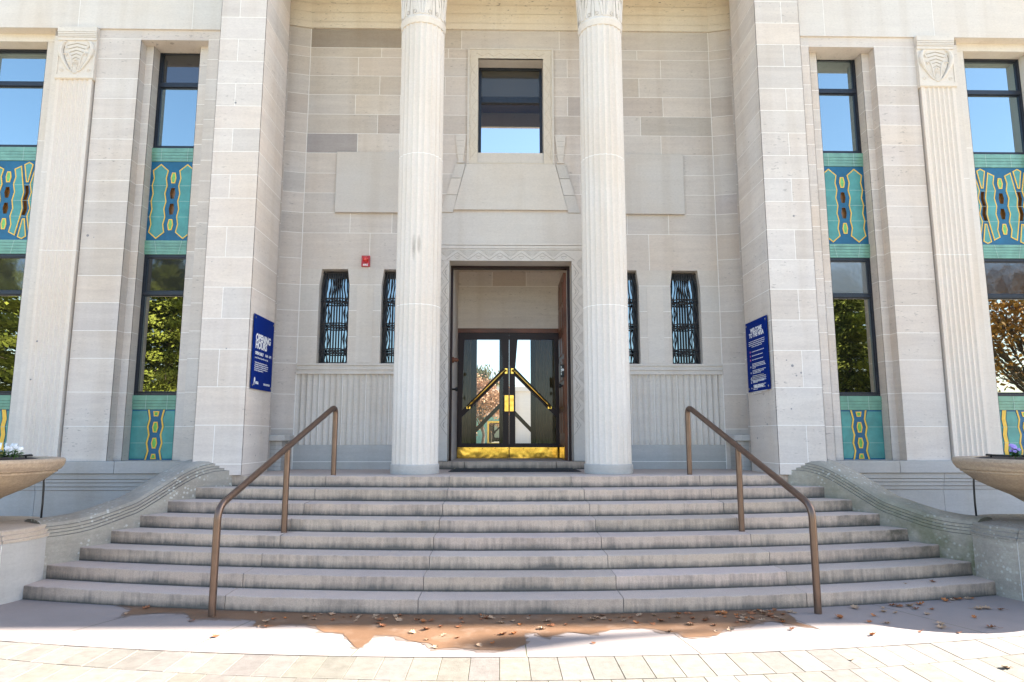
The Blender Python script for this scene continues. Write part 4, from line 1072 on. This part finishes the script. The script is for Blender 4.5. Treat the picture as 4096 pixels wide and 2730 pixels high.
for i,(x,y,r) in enumerate(fl): tag(flower(-1,x-.03,y+.08,r,'petalw',20+i),'small clump of white bedding flowers in the left planter bowl','flowers','white flowers in the left bowl')
for i,(x,y,r) in enumerate([(5.42,7.42,.05),(5.60,7.35,.09),(5.72,7.30,.08)]): tag(flower(1,x+.12,y+.05,r,'petalv',40+i),'small clump of lilac bedding flowers in the right planter bowl','flowers','lilac flowers in the right bowl')
def hose(s):
    mb=MB(); mb.use('black',1)
    P=[(5.53,8.17,.74),(5.528,8.17,.95),(5.53,8.165,1.14),(5.535,8.16,1.24),(5.60,8.10,1.30),(5.68,8.04,1.44),(5.66,8.0,1.51),(5.56,7.93,1.515),(5.42,7.75,1.515),(5.55,7.5,1.512),(5.9,7.4,1.515)]
    mb.tube([(s*a,b,c) for a,b,c in P],.011,8)
    return mb.build('irrigation_hose',smooth=True)
tag(hose(-1),'thin black irrigation hose running up into the left planter bowl','hose'); tag(hose(1),'thin black irrigation hose running up into the right planter bowl','hose')

# ------------------------------------------------------------------ handrails
def fillet(pts,r,n=8):
    out=[Vector(pts[0])]
    for i in range(1,len(pts)-1):
        a,b,c=[Vector(p) for p in pts[i-1:i+2]]; u=(a-b).normalized(); v=(c-b).normalized()
        p0=b+u*r; p1=b+v*r
        for j in range(n+1):
            t=j/n; out.append((1-t)**2*p0+2*t*(1-t)*b+t*t*p1)
    out.append(Vector(pts[-1])); return out
def handrail(s):
    e=empty('handrail',(s*2.73,8.26,0))
    A,B,C_=(s*2.955,6.865,0),(s*2.73,8.26,.6),(s*2.465,9.475,1.2)
    za,zc=1.035,2.15
    mb=MB(); mb.use('bronze',1).tube(fillet([(A[0],A[1],.55),(A[0],A[1],za),(C_[0],C_[1],zc),(C_[0],C_[1],1.7)],.13),.036,16); mb.build('rail',e,smooth=True,autosmooth=50)
    t=(B[1]-A[1])/(C_[1]-A[1]); zb=za+(zc-za)*t
    for p,zt in ((A,.56),(B,zb),(C_,1.71)):
        q=MB(); q.use('bronze',1).tube([(p[0],p[1],p[2]-.02),(p[0],p[1],zt)],.0355,16); q.build('post',e,smooth=True,autosmooth=50)
    return e
tag(handrail(-1),'bronze tubular handrail on three posts climbing the left side of the steps','handrail')
tag(handrail(1),'bronze tubular handrail on three posts climbing the right side of the steps','handrail')

# ------------------------------------------------------------------ signs
def text_mesh(body,size,mat,parent,Mx,bold=.0,align='LEFT',sx=1,name='lettering',space=1):
    c=bpy.data.curves.new('t','FONT'); c.body=body; c.size=size; c.offset=bold; c.align_x=align; c.extrude=.0008; c.space_line=space; c.resolution_u=3
    o=bpy.data.objects.new('t',c); COL.objects.link(o); bpy.context.view_layer.update()
    me=bpy.data.meshes.new_from_object(o.evaluated_get(bpy.context.evaluated_depsgraph_get()))
    bpy.data.objects.remove(o); 
    off=wloc(parent)
    for v in me.vertices:
        p=Mx@Vector((v.co.x*sx,v.co.y,v.co.z)); v.co=p-off
    me.materials.clear(); me.materials.append(M[mat])
    for p in me.polygons: p.material_index=0
    ob=bpy.data.objects.new(name,me); COL.objects.link(ob); ob.parent=parent; WL[ob.name]=off; return ob
def sign(s):
    x=s*3.69; e=empty('information_sign',(x,9.98,2.40))
    mb=MB(); mb.use('signblue',1); a,b=sorted((x,x+s*.006)); mb.box(a,b,9.555,10.405,2.40,3.475); mb.build('panel',e)
    for y in (9.60,10.36):
        for z in (2.45,3.425):
            k=MB(); k.use('steel',1).tube([(x+s*.03,y,z),(x-s*.008,y,z)],.016,14); k.build('standoff',e,smooth=True,autosmooth=40)
    xs=x-s*.0015
    # local sign frame: text x axis runs along the face as read from the steps
    def F(u,z):
        if s<0: return Matrix(((0,0,1,xs),(1,0,0,9.555+u),(0,1,0,z),(0,0,0,1)))
        return Matrix(((0,0,-1,xs),(-1,0,0,10.405-u),(0,1,0,z),(0,0,0,1)))
    if s<0:
        text_mesh('OPENING\nHOURS',.145,'white',e,F(.10,3.10),.006,sx=.98,space=.74)
        text_mesh('OPEN DAILY',.060,'white',e,F(.10,2.90),.003); text_mesh('10AM – 4PM',.060,'white',e,F(.51,2.90),.0,sx=.85)
        text_mesh("except Christmas Day and New Year's Day",.034,'white',e,F(.10,2.845),.0,sx=.9)
        text_mesh('The National Film and Sound Archive of Australia\nacknowledges Australia’s Aboriginal and Torres Strait\nIslander peoples as the Traditional Custodians of the\nland on which we work and live and give respect to\ntheir Elders both past and present.',.028,'white',e,F(.10,2.775),.0,sx=.92)
        text_mesh('NFSA',.055,'white',e,F(.16,2.475),.002); text_mesh('NFSA.GOV.AU',.042,'white',e,F(.50,2.475),.001)
        m=MB(); m.use('white',1)
        T=F(0,0)
        pts=[(.10,2.46),(.115,2.45),(.122,2.47),(.128,2.50),(.15,2.515),(.158,2.54),(.145,2.565),(.12,2.57),(.103,2.55),(.10,2.51)]
        m.add([T@Vector((p[0],p[1],.0006)) for p in pts],[tuple(range(len(pts)))]); m.build('emblem',e)
    else:
        text_mesh('WELCOME\nTO THE NFSA',.092,'white',e,F(.425,3.30),.003,'CENTER',space=.8)
        text_mesh('NFSA.GOV.AU',.055,'white',e,F(.425,2.455),.002,'CENTER')
        rr=random.Random(2); T=F(0,0)
        def line(m,u0,u1,z,h=.010):
            u=u0
            while u<u1-.01:
                w=min(rr.uniform(.02,.06),u1-u); m.use('white',.75); m.add([T@Vector(p) for p in ((u,z,.0006),(u+w,z,.0006),(u+w,z+h,.0006),(u,z+h,.0006))],[(0,1,2,3)]); u+=w+.011
        z=3.16; m=MB()
        for k,w in enumerate((.31,.31,.31,.20)): line(m,.425-w,.425+w,z-.028*k)
        m.build('paragraph',e); z=3.0
        for k in range(3):
            m=MB(); line(m,.22,.22+rr.uniform(.40,.48),z); m.build('paragraph',e); m=MB(); m.use('pink',1); m.add([T@Vector((.155+.016*math.cos(t),z+.006+.016*math.sin(t),.0006)) for t in [2*PI*j/14 for j in range(14)]],[tuple(range(14))]); m.build('icon',e); z-=.062
        for nl in (4,3,3,2,4,2):
            m=MB(); m.use('white',1); m.add([T@Vector(p) for p in ((.14,z-.012*nl,.0006),(.162,z-.012*nl,.0006),(.162,z-.012*nl+.022,.0006),(.14,z-.012*nl+.022,.0006))],[(0,1,2,3)]); m.build('icon',e); m=MB()
            for j in range(nl): line(m,.22,.22+(rr.uniform(.42,.52) if j<nl-1 else rr.uniform(.12,.4)),z); z-=.021
            z-=.018; m.build('paragraph',e)
        m=MB()
        for k,w in enumerate((.22,.29,.3,.29,.22)): line(m,.425-w,.425+w,2.63-.022*k)
        m.build('paragraph',e)
    return e
tag(sign(-1),'tall blue sign headed OPENING HOURS on the left portico pillar','sign')
tag(sign(1),'tall blue sign headed WELCOME on the right portico pillar','sign')
# fire alarm
e=empty('fire_alarm_beacon',(-2.44,YW,4.553)); tag(e,'small red FIRE alarm beacon on the wall above the grille windows','fire alarm')
mb=MB(); mb.use('red',.75).box(-2.51,-2.37,YW-.035,YW,4.553,4.742); mb.build('back_box',e,bevel=.004)
mb=MB(); mb.use('redlens',1).lathe([(.052,0),(.052,.03),(.04,.05),(.02,.06),(0,.062)],(0,0,0),28)
Mx=Matrix.Translation((-2.44,YW-.035,4.675))@Matrix.Rotation(PI/2,4,'X'); mb.v=[tuple(Mx@Vector(v)) for v in mb.v]; mb.build('lens',e,smooth=True,autosmooth=50)
text_mesh('FIRE',.046,'white',e,Matrix(((1,0,0,-2.44),(0,0,-1,YW-.0355),(0,1,0,4.565),(0,0,0,1))),.0015,'CENTER')
# key safe on the right-hand door
e=empty('key_safe',(.92,11.55,2.74)); tag(e,'small black key safe with round white sticker beside the open right door','key box')
mb=MB(); mb.use('black',1).box(.868,.93,11.52,11.60,2.74,2.95); mb.build('case',e,bevel=.006)
mb=MB(); mb.use('white',1).tube([(.905,11.521,2.86),(.905,11.517,2.86)],.022,18); mb.build('sticker',e)
mb=MB(); mb.use('steel',1)
for k in range(4): mb.box(.874,.884,11.515,11.522,2.775+.04*k,2.80+.04*k)
mb.build('buttons',e)
# door mat
e=empty('door_mat',(.05,10.6,1.2)); tag(e,'thin black rubber mat lying on the landing before the doors','mat')
mb=MB(); mb.use('rubber',1).add([(-.95,10.22,1.2),(1.06,10.22,1.2),(1.06,10.98,1.2),(-.95,10.98,1.2),(-.90,10.28,1.216),(1.01,10.28,1.216),(1.01,10.96,1.216),(-.90,10.96,1.216)],[(4,5,6,7),(0,1,5,4),(1,2,6,5),(2,3,7,6),(3,0,4,7)])
for k in range(9): mb.use('rubber',.7).box(-.88,.99,10.31+.07*k,10.35+.07*k,1.216,1.221)
mb.build('rubber_sheet',e)
for a,b in ((-.90,-.82),(.93,1.01)): mb=MB(); mb.use('matedge',1).box(a,b,10.90,10.955,1.216,1.2185); mb.build('corner_tape',e)
# stone benches between pillar and splayed wall
def bench(s):
    e=empty('stone_bench',(s*3.85,10.75,1.2))
    mb=MB(); mb.use('plinth',1)
    pts=[(3.50,11.05),(3.49,10.80),(3.53,10.68),(3.62,10.60),(3.75,10.57),(4.25,10.57),(4.25,10.93)]
    pts=[(s*a,b) for a,b in pts]
    def prism(mb,pts,z0,z1):
        n=len(pts); mb.add([(p[0],p[1],z0) for p in pts]+[(p[0],p[1],z1) for p in pts],[tuple(range(n,2*n)),tuple(reversed(range(n)))]+[(i,(i+1)%n,n+(i+1)%n,n+i) for i in range(n)])
    prism(mb,pts,1.655,1.75); mb.build('seat',e,bevel=.01)
    b=MB(); inn=[(s*a,bb) for a,bb in ((3.58,11.03),(3.58,10.70),(3.66,10.66),(4.25,10.66),(4.25,10.93))]
    z=1.2
    for k in range(7): b.use('plinth',.97).add([],[]) ; prism(b,inn,z,z+.061); z+=.065
    inn2=[(p[0]+s*.01,p[1]+.01) for p in inn]; b.use('groove',1.2); prism(b,inn2,1.2,1.655)
    b.build('base',e); return e
tag(bench(-1),'grooved stone bench built in behind the left portico pillar','bench'); tag(bench(1),'grooved stone bench built in behind the right portico pillar','bench')

# ------------------------------------------------------------------ ground
def struct(o): o['kind']='structure'; return o
mb=MB(); mb.use('grass',1).add([(-400,-400,-.06),(400,-400,-.06),(400,500,-.06),(-400,500,-.06)],[(0,1,2,3)]); struct(mb.build('ground'))
mb=MB(); mb.use('paving',1).add([(-30,-13,-.02),(30,-13,-.02),(30,10.6,-.02),(-30,10.6,-.02)],[(0,1,2,3)]); struct(mb.build('forecourt'))
mb=MB(); mb.use('paving',.9).add([(-30,14.6,1.17),(30,14.6,1.17),(30,60,1.17),(-30,60,1.17)],[(0,1,2,3)]); struct(mb.build('courtyard_paving'))
# pinkish concrete apron, cut into radial slabs
def apron():
    mb=MB(); JX=[-5.2,-3.9,-2.6,-1.28,.042,1.36,2.70,3.94,5.3]
    CY=16.9
    for i in range(len(JX)-1):
        n=8
        for j in range(n):
            a=JX[i]+(JX[i+1]-JX[i])*j/n; b=JX[i]+(JX[i+1]-JX[i])*(j+1)/n
            ga=.004 if j==0 else 0; gb=.004 if j==n-1 else 0
            def pt(x,y0,g): # x given at mid radius, move along the radial line
                ym=arc(6.2,x); ang=x/(CY-ym); y=y0; 
                yy=arc(y0,x); xx=ang*(CY-yy); yy=arc(y0,xx) ; return (xx+g,yy,.004)
            mb.use('concrete',1).quad(pt(a,5.6,ga),pt(b,5.6,-gb),pt(b,7.0,-gb),pt(a,7.0,ga))
    mb.use('joint',.5)
    for k in range(36):
        a=-5.4+.3*k; b=a+.3; mb.quad((a,arc(5.63,a),.0015),(b,arc(5.63,b),.0015),(b,arc(6.95,b),.0015),(a,arc(6.95,a),.0015))
    # margins beside the pedestals
    for s in (-1,1):
        mb.use('concrete',1)
        for j in range(12):
            p=4.5+.37*j; q=p+.37
            mb.add([(s*p,arc(5.6,p),.0035),(s*q,arc(5.6,q),.0035),(s*q,10.5,.0035),(s*p,10.5,.0035)],[(0,1,2,3) if s>0 else (3,2,1,0)])
    return mb.build('concrete_apron')
struct(apron())
# cream block pavers in curved courses
def pavers():
    mb=MB(); rr=random.Random(77)
    mb.use('joint',1).add([(-7.5,1.0,-.004),(7.5,1.0,-.004),(7.5,7.2,-.004),(-7.5,7.2,-.004)],[(0,1,2,3)])
    y1=5.592; row=0; Rp=15.5
    def ay(y0,x,i):
        if i==0: return arc(5.592,x)
        return y0+Rp-math.sqrt(Rp*Rp-x*x)
    while y1>1.2:
        y0=y1-.498; off=(0 if row%2==0 else .12)
        k=-31
        while k<32:
            a=.054+.2265*k+off; b=a+.2265; k+=1
            if abs(a)>7 or abs(b)>7: continue
            g=.0035; t=rr.uniform(.82,1.1); mb.use('paver',(t,t*rr.uniform(.97,1.01),t*rr.uniform(.92,1.0)))
            h=rr.uniform(-.0012,.0012)
            q0,q1=ay(y0,a,1),ay(y0,b,1)
            p0,p1=(arc(5.592,a)+.08,arc(5.592,b)+.08) if row==0 else (ay(y1,a,1),ay(y1,b,1))
            V=[(a+g,q0+g,h),(b-g,q1+g,h),(b-g,p1-g,h),(a+g,p0-g,h)]
            mb.add(V+[(v[0]+(-g*.5 if i in(0,3) else g*.5),v[1],-.004) for i,v in enumerate(V)],[(0,1,2,3),(0,4,5,1),(1,5,6,2),(2,6,7,3),(3,7,4,0)])
        y1=y0; row+=1
    return mb.build('block_paving')
struct(pavers())
PUD=[(-4.118,7.325),(-3.873,7.16),(-3.822,6.919),(-3.85,6.86),(-3.717,6.95),(-3.45,7.0),(-3.239,6.974),(-3.109,6.762),(-2.9,6.79),(-2.707,6.76),(-2.478,6.712),(-2.43,6.5),(-2.272,6.502),(-2.13,6.57),(-1.98,6.55),(-1.86,6.493),(-1.731,6.30),(-1.6,6.27),(-1.546,6.252),(-1.50,6.13),(-1.442,6.051),(-1.338,5.828),(-1.291,5.94),(-1.252,6.195),(-1.15,6.2),(-1.053,6.151),(-.902,6.003),(-.754,5.953),(-.696,5.793),(-.6,5.82),(-.548,5.848),(-.4,5.80),(-.266,5.763),(-.15,5.76),(-.073,5.803),(.043,5.928),(.06,6.231),(.161,6.254),(.19,6.13),(.25,6.116),(.34,6.2),(.433,6.265),(.606,6.194),(.837,6.331),(1.0,6.38),(1.167,6.367),(1.394,6.23),(1.417,6.093),(1.55,6.10),(1.712,6.137),(1.866,6.33),(2.1,6.48),(2.4,6.58),(2.70,6.33),(2.6,6.55),(2.65,6.75),(2.667,6.96),(2.2,7.03)]
def puddle(fringe=False):
    rr=random.Random(6); pts=[]
    for i in range(len(PUD)-1):
        a,b=Vector(PUD[i]),Vector(PUD[i+1]); n=max(1,int((b-a).length/.05))
        for j in range(n): p=a.lerp(b,j/n); pts.append((p.x+rr.uniform(-.012,.012),p.y+rr.uniform(-.012,.012)))
    pts+= [(x,arc(6.90,x)) for x in [2.2-.25*k for k in range(26)]]
    if fringe: pts=[(p[0]*1.0+q[0],p[1]+q[1]) for p,q in zip(pts,[((rr.uniform(-.05,.05),-abs(rr.gauss(.035,.025)))) for _ in pts])]
    tr=tessellate_polygon([[Vector((p[0],p[1],0)) for p in pts]])
    mb=MB(); mb.use('damp' if fringe else 'wet',1); fs=[]
    for t in tr:
        a,b,c=[pts[i] for i in t]; cr=(b[0]-a[0])*(c[1]-a[1])-(b[1]-a[1])*(c[0]-a[0]); fs.append(tuple(t) if cr>0 else tuple(reversed(t)))
    mb.add([(p[0],p[1],.0062 if fringe else .0085) for p in pts],fs); return mb.build('damp_stain' if fringe else 'puddle')
struct(puddle()); struct(puddle(True))
# fallen leaves, one by one
LV=[(-3.737,7.193),(-3.823,6.952),(-2.508,7.098),(-2.365,6.486),(-3.063,6.68),(-1.913,6.92),(-1.807,6.946),(-2.314,6.728),(-2.574,7.03),(-1.782,6.923),(-1.525,6.764),(-1.252,6.728),(-1.122,6.666),(-1.139,6.86),(-.883,6.603),(-1.24,6.469),(-.704,6.448),(-.541,6.444),(-.299,6.739),(-.154,6.56),(.277,6.609),(.298,6.467),(.213,6.359),(.441,6.492),(.755,6.719),(.816,6.687),(.871,6.627),(1.02,6.744),(1.328,6.799),(1.574,6.857),(1.691,6.855),(1.766,6.61),(1.093,6.536),(1.244,6.504),(1.582,6.47),(1.748,6.249),(-.535,6.101),(-.658,6.168),(-.792,6.048),(-.935,6.26),(-.7,5.838),(-.339,5.876),(-.227,5.942),(-.14,6.194),(.615,5.935),(1.34,6.257),(2.413,6.964),(2.567,7.0),(2.321,6.863),(2.134,6.546),(1.588,6.466),(1.65,6.86),(1.968,6.87),(1.9,6.30),(2.47,6.539),(2.452,6.304),(3.418,7.05),(3.854,7.136),(4.016,7.111),(4.821,7.44),(4.523,7.328),(4.625,7.366),(4.647,6.991),(3.717,6.856),(3.426,6.49),(3.831,6.334),(3.993,6.797),(3.566,6.215),(3.887,6.175),(2.567,5.49),(3.634,5.285),(3.089,6.126),(-2.632,6.186),(-.29,6.71),(-.33,6.76),(2.36,6.99),(2.5,6.93),(2.28,6.93),(2.05,6.95),(2.2,6.8),(4.74,7.40),(4.87,7.41),(4.68,7.38),(1.0,6.62),(.7,6.66),(-.95,6.7),(-1.6,6.8),(.1,6.7),(-.05,6.62),(1.45,6.7),(2.1,6.7),(2.3,6.6)]
_r=random.Random(99)
for _ in range(85):
    q=_r.random()
    if q<.62: LV.append((_r.uniform(-2.4,2.7),6.87-abs(_r.gauss(0,.22))-.02))
    elif q<.8: LV.append((_r.gauss(2.25,.25),6.9-abs(_r.gauss(0,.12))))
    else: LV.append((_r.uniform(2.9,5.0),_r.uniform(6.3,7.2)))
def leaf_mesh(mat,seed):
    rr=random.Random(seed); mb=MB(); mb.use(mat,1)
    out=[]
    lob=5
    n=22; half=[]
    for i in range(n+1):
        t=i/n; w=.46*max(0,math.sin(PI*min(1,t*1.02)))**.7*(.34+.66*abs(math.sin(t*PI*3.4))**.8)
        half.append((t,w))
    curl=rr.uniform(1.5,4.5); cup=rr.uniform(.6,2.2); L=.10
    def P(t,w):
        return ((t-.5)*L,w*L,.004+L*(.10*curl*(t-.45)**2*1.6+cup*.55*w*w+.05*math.sin(t*7+seed)))
    vs=[]; 
    for t,w in half: vs+= [P(t,-w),P(t,-w*.5),P(t,0),P(t,w*.5),P(t,w)]
    fs=[]
    for i in range(n):
        for q in range(4): fs.append((i*5+q,i*5+q+1,(i+1)*5+q+1,(i+1)*5+q))
    mb.add(vs,fs); mb.tube([P(0,0),(-.5*L-.02,.004,.008),(-.5*L-.045,.01,.016)],.0014,5)
    return mb
LM=[leaf_mesh(m,i).build('fallen_leaf',smooth=True) for i,m in enumerate(('leafa','leafb','leafc','leafb','leafa'))]
used=[]
for i,(x,y) in enumerate(LV):
    k=rnd.choice([0,0,1,1,2,3,4]) 
    if k not in used: o=LM[k]; used.append(k)
    else: o=LM[k].copy(); COL.objects.link(o)
    sc=rnd.uniform(.35,.85) if x<3 else rnd.uniform(.45,1.0)
    zz=.009
    if y>arc(6.8655,x)-.05: y=arc(6.8655,x)-.06
    if y<arc(5.592,x): zz=.003
    o.location=(x,y,zz); o.rotation_euler=(rnd.uniform(-.25,.25),rnd.uniform(-.25,.25),rnd.uniform(0,6.28)); o.scale=(sc,sc,sc)
    loc='on the wet concrete below the steps' if -4<x<2.7 and y>5.8 else ('on dry concrete right of the steps' if y>5.6 else 'on the cream block paving')
    colr={0:'rust brown',1:'pale tan',2:'orange',3:'pale tan',4:'rust brown'}[k]
    tag(o,'curled %s oak leaf lying %s'%(colr,loc),'leaf','fallen leaves at the foot of the steps')
for k in range(5):
    if k not in used: bpy.data.objects.remove(LM[k])
# two leaves on the steps
for x,k in ((4.55,0),(4.2,1)):
    o=LM[k].copy(); COL.objects.link(o); o.location=(x,arc(6.8655,x)+.15,.153); o.rotation_euler=(.1,.1,x*3); tag(o,'curled %s fallen oak leaf lying on the lowest step at the right'%(('rust brown','pale tan')[k]),'leaf','fallen leaves at the foot of the steps')

# ------------------------------------------------------------------ trees (mirrored in the windows, or seen through the doors)
def tree(name,loc,h,r,mat,kind,seed,nleaf=9000,leaf=.22,label='',cat='tree',group=None,dens=1):
    rr=random.Random(seed); e=empty(name,loc); X,Y,Z=loc
    tr=MB(); tr.use('bark',1)
    if kind=='conifer':
        tr.tube([(X,Y,Z-.1),(X+.1,Y,Z+h*.5),(X,Y,Z+h*.97)],[.35,.2,.03],10)
    else:
        tr.tube([(X,Y,Z-.1),(X+.1,Y+.05,Z+h*.2),(X,Y,Z+h*.38)],[h*.03,h*.024,h*.02],10)
    cr=MB(); cr.use(mat,1)
    blobs=[]
    if kind=='conifer':
        lv=13
        for i in range(lv):
            t=i/lv; z=Z+h*(.06+.90*t); rad=r*(1-t)**.75*rr.uniform(.85,1.1)
            nb=int(7+9*(1-t))
            for k in range(nb):
                a=2*PI*(k+rr.random())/nb; L=rad*rr.uniform(.7,1.1)
                tip=Vector((X+L*math.cos(a),Y+L*math.sin(a),z-L*.22+rr.uniform(-.2,.3)))
                tr.tube([(X,Y,z),tip],[.05,.015],5)
                for q in range(int(nleaf/(lv*11))):
                    f=rr.random()**.6; p=Vector((X,Y,z)).lerp(tip,f); sp=.35*(1-.4*f)+.12
                    blobs.append((p+Vector((rr.gauss(0,sp),rr.gauss(0,sp),rr.gauss(-.1,sp*.5))),a))
    else:
        cl=[]
        nb=26
        for k in range(nb):
            a=rr.random()*2*PI; el=rr.uniform(-.15,1.0)*PI/2; d=r*rr.uniform(.35,.95)
            p=Vector((X+d*math.cos(a)*math.cos(el),Y+d*math.sin(a)*math.cos(el),Z+h*.58+d*math.sin(el)*h/r*.42)); cl.append(p)
            b0=Vector((X,Y,Z+h*rr.uniform(.26,.38))); mid=b0.lerp(p,.5)+Vector((0,0,.3))
            tr.tube([b0,mid,p],[h*.009,h*.006,h*.002],6)
            for q in range(3):
                p2=p+Vector((rr.gauss(0,r*.22),rr.gauss(0,r*.22),rr.gauss(.1,r*.2))); tr.tube([mid,p2],[h*.004,h*.001],5); cl.append(p2)
        for k in range(nleaf):
            c=rr.choice(cl); sp=r*.13
            p=c+Vector((rr.gauss(0,sp),rr.gauss(0,sp),rr.gauss(0,sp)))
            if kind=='willow': p.z-=abs(rr.gauss(0,r*.25))
            blobs.append((p,rr.random()*2*PI))
    for p,a in blobs:
        l=leaf*rr.uniform(.6,1.3)
        if kind=='conifer': u=Vector((math.cos(a),math.sin(a),-.25+rr.uniform(-.4,.4))); w=.35
        else: u=Vector((rr.gauss(0,1),rr.gauss(0,1),rr.gauss(0,.7))).normalized(); w=.55
        if kind=='willow': u=Vector((rr.gauss(0,.3),rr.gauss(0,.3),-1)).normalized(); w=.25
        v=u.orthogonal().normalized(); v=(v*math.cos(a*3)+u.cross(v)*math.sin(a*3)).normalized()
        t=rr.uniform(.6,1.3); cr.tone=(t,t,t)
        cr.add([p-u*l,p+v*l*w,p+u*l,p-v*l*w],[(0,1,2,3)])
    tr.build('trunk',e); cr.build('crown',e); tag(e,label,cat,group); return e
tree('conifer_tree',(-20.5,-19,-.05),14.5,5.4,'conifer','conifer',1,62000,.17,'dense green conifer across the forecourt, mirrored in the narrow left window')
tree('conifer_tree',(-31,-18,-.05),14.5,6,'conifer','conifer',2,62000,.17,'dense green conifer furthest left across the forecourt, mirrored in the wide left window')
tree('conifer_tree',(21.5,-19,-.05),13.5,5.2,'conifer','conifer',3,62000,.17,'dense green conifer across the forecourt, mirrored in the narrow right window')
tree('autumn_tree',(33,-18,-.05),11.5,6.5,'autumn','round',4,9000,.16,'half bare tree with orange leaves, mirrored in the wide right window')
tree('autumn_tree',(-1.0,31,1.17),2.95,1.35,'blossom','round',5,7000,.06,'small tree with pinkish orange leaves in the courtyard, seen through the left door')
tree('olive_tree',(-2.0,52,1.17),5.9,1.9,'willow','willow',6,9000,.16,'tall olive green drooping tree behind the courtyard building, seen through the doors')
# pale courtyard building seen through the doors
CB=empty('courtyard_building',(0,45,1.17)); tag(CB,'low pale courtyard wing with green timber doors, seen through the entrance doors','building')
mb=MB(); mb.use('smooth',1).box(-16,16,45,49,1.17,4.95); mb.use('smooth',.97).box(-16.1,16.1,44.85,45,4.7,5.0)
for x in (-2.3,.35,2.6,5): mb.box(x,x+.5,44.9,45,1.17,4.7)
for x in (-2.3,.35,2.6,5):
    for k in range(5): mb.use('smooth',.85).box(x+.03+.095*k,x+.08+.095*k,44.885,44.9,1.17,4.6)
mb.build('wall',CB)
mb=MB(); mb.use('jade',1.3).box(-1.75,.3,44.95,44.99,2.75,3.05); mb.box(-1.75,-1.05,44.95,44.99,1.17,2.75); mb.box(.12,.3,44.95,44.99,1.17,2.75); mb.build('green_panel',CB)
mb=MB(); mb.use('yellow',.6); frame_rects(mb,-1.0,.1,1.2,2.72,[],44.93,t=.1); d=mb.build('door',CB)
mb=MB(); mb.use('paneL',1).quad((-.9,44.96,1.3),(0,44.96,1.3),(0,44.96,2.62),(-.9,44.96,2.62)); mb.build('pane',d)

# ------------------------------------------------------------------ light, sky, camera
ELEV,AZ=31.6,11.0     # sun high over the building's right shoulder
d=Vector((math.cos(R(AZ))*math.cos(R(ELEV)),math.sin(R(AZ))*math.cos(R(ELEV)),math.sin(R(ELEV))))
sun=bpy.data.lights.new('sun','SUN'); sun.energy=5.0; sun.angle=R(.5); sun.color=(1,.95,.87)
so=bpy.data.objects.new('sun',sun); COL.objects.link(so); so.rotation_euler=(-d).to_track_quat('-Z','Y').to_euler(); so.location=d*60
W=bpy.data.worlds.new('World'); S.world=W; W.use_nodes=True; nt=W.node_tree
sk=nt.nodes.new('ShaderNodeTexSky'); sk.sky_type='NISHITA'; sk.sun_disc=False; sk.sun_elevation=R(ELEV); sk.sun_rotation=R(90-AZ); sk.air_density=1; sk.dust_density=1.0; sk.ozone_density=1
nt.links.new(sk.outputs[0],nt.nodes['Background'].inputs[0]); nt.nodes['Background'].inputs[1].default_value=.085
cam=bpy.data.cameras.new('camera'); co=bpy.data.objects.new('camera',cam); COL.objects.link(co); S.camera=co
cam.sensor_width=36; cam.lens=2692.44/4096*36; cam.clip_end=2000; cam.clip_start=.05
co.location=(-.175,0,1.7264); co.rotation_euler=(R(90)+.1407,0,-.0179)
vs=S.view_settings; vs.view_transform='Standard'; vs.look='None'; vs.exposure=2.63; vs.gamma=1
S.cycles.max_bounces=8; S.cycles.diffuse_bounces=5; S.cycles.glossy_bounces=5; S.cycles.transparent_max_bounces=12
S.cycles.use_denoising=True
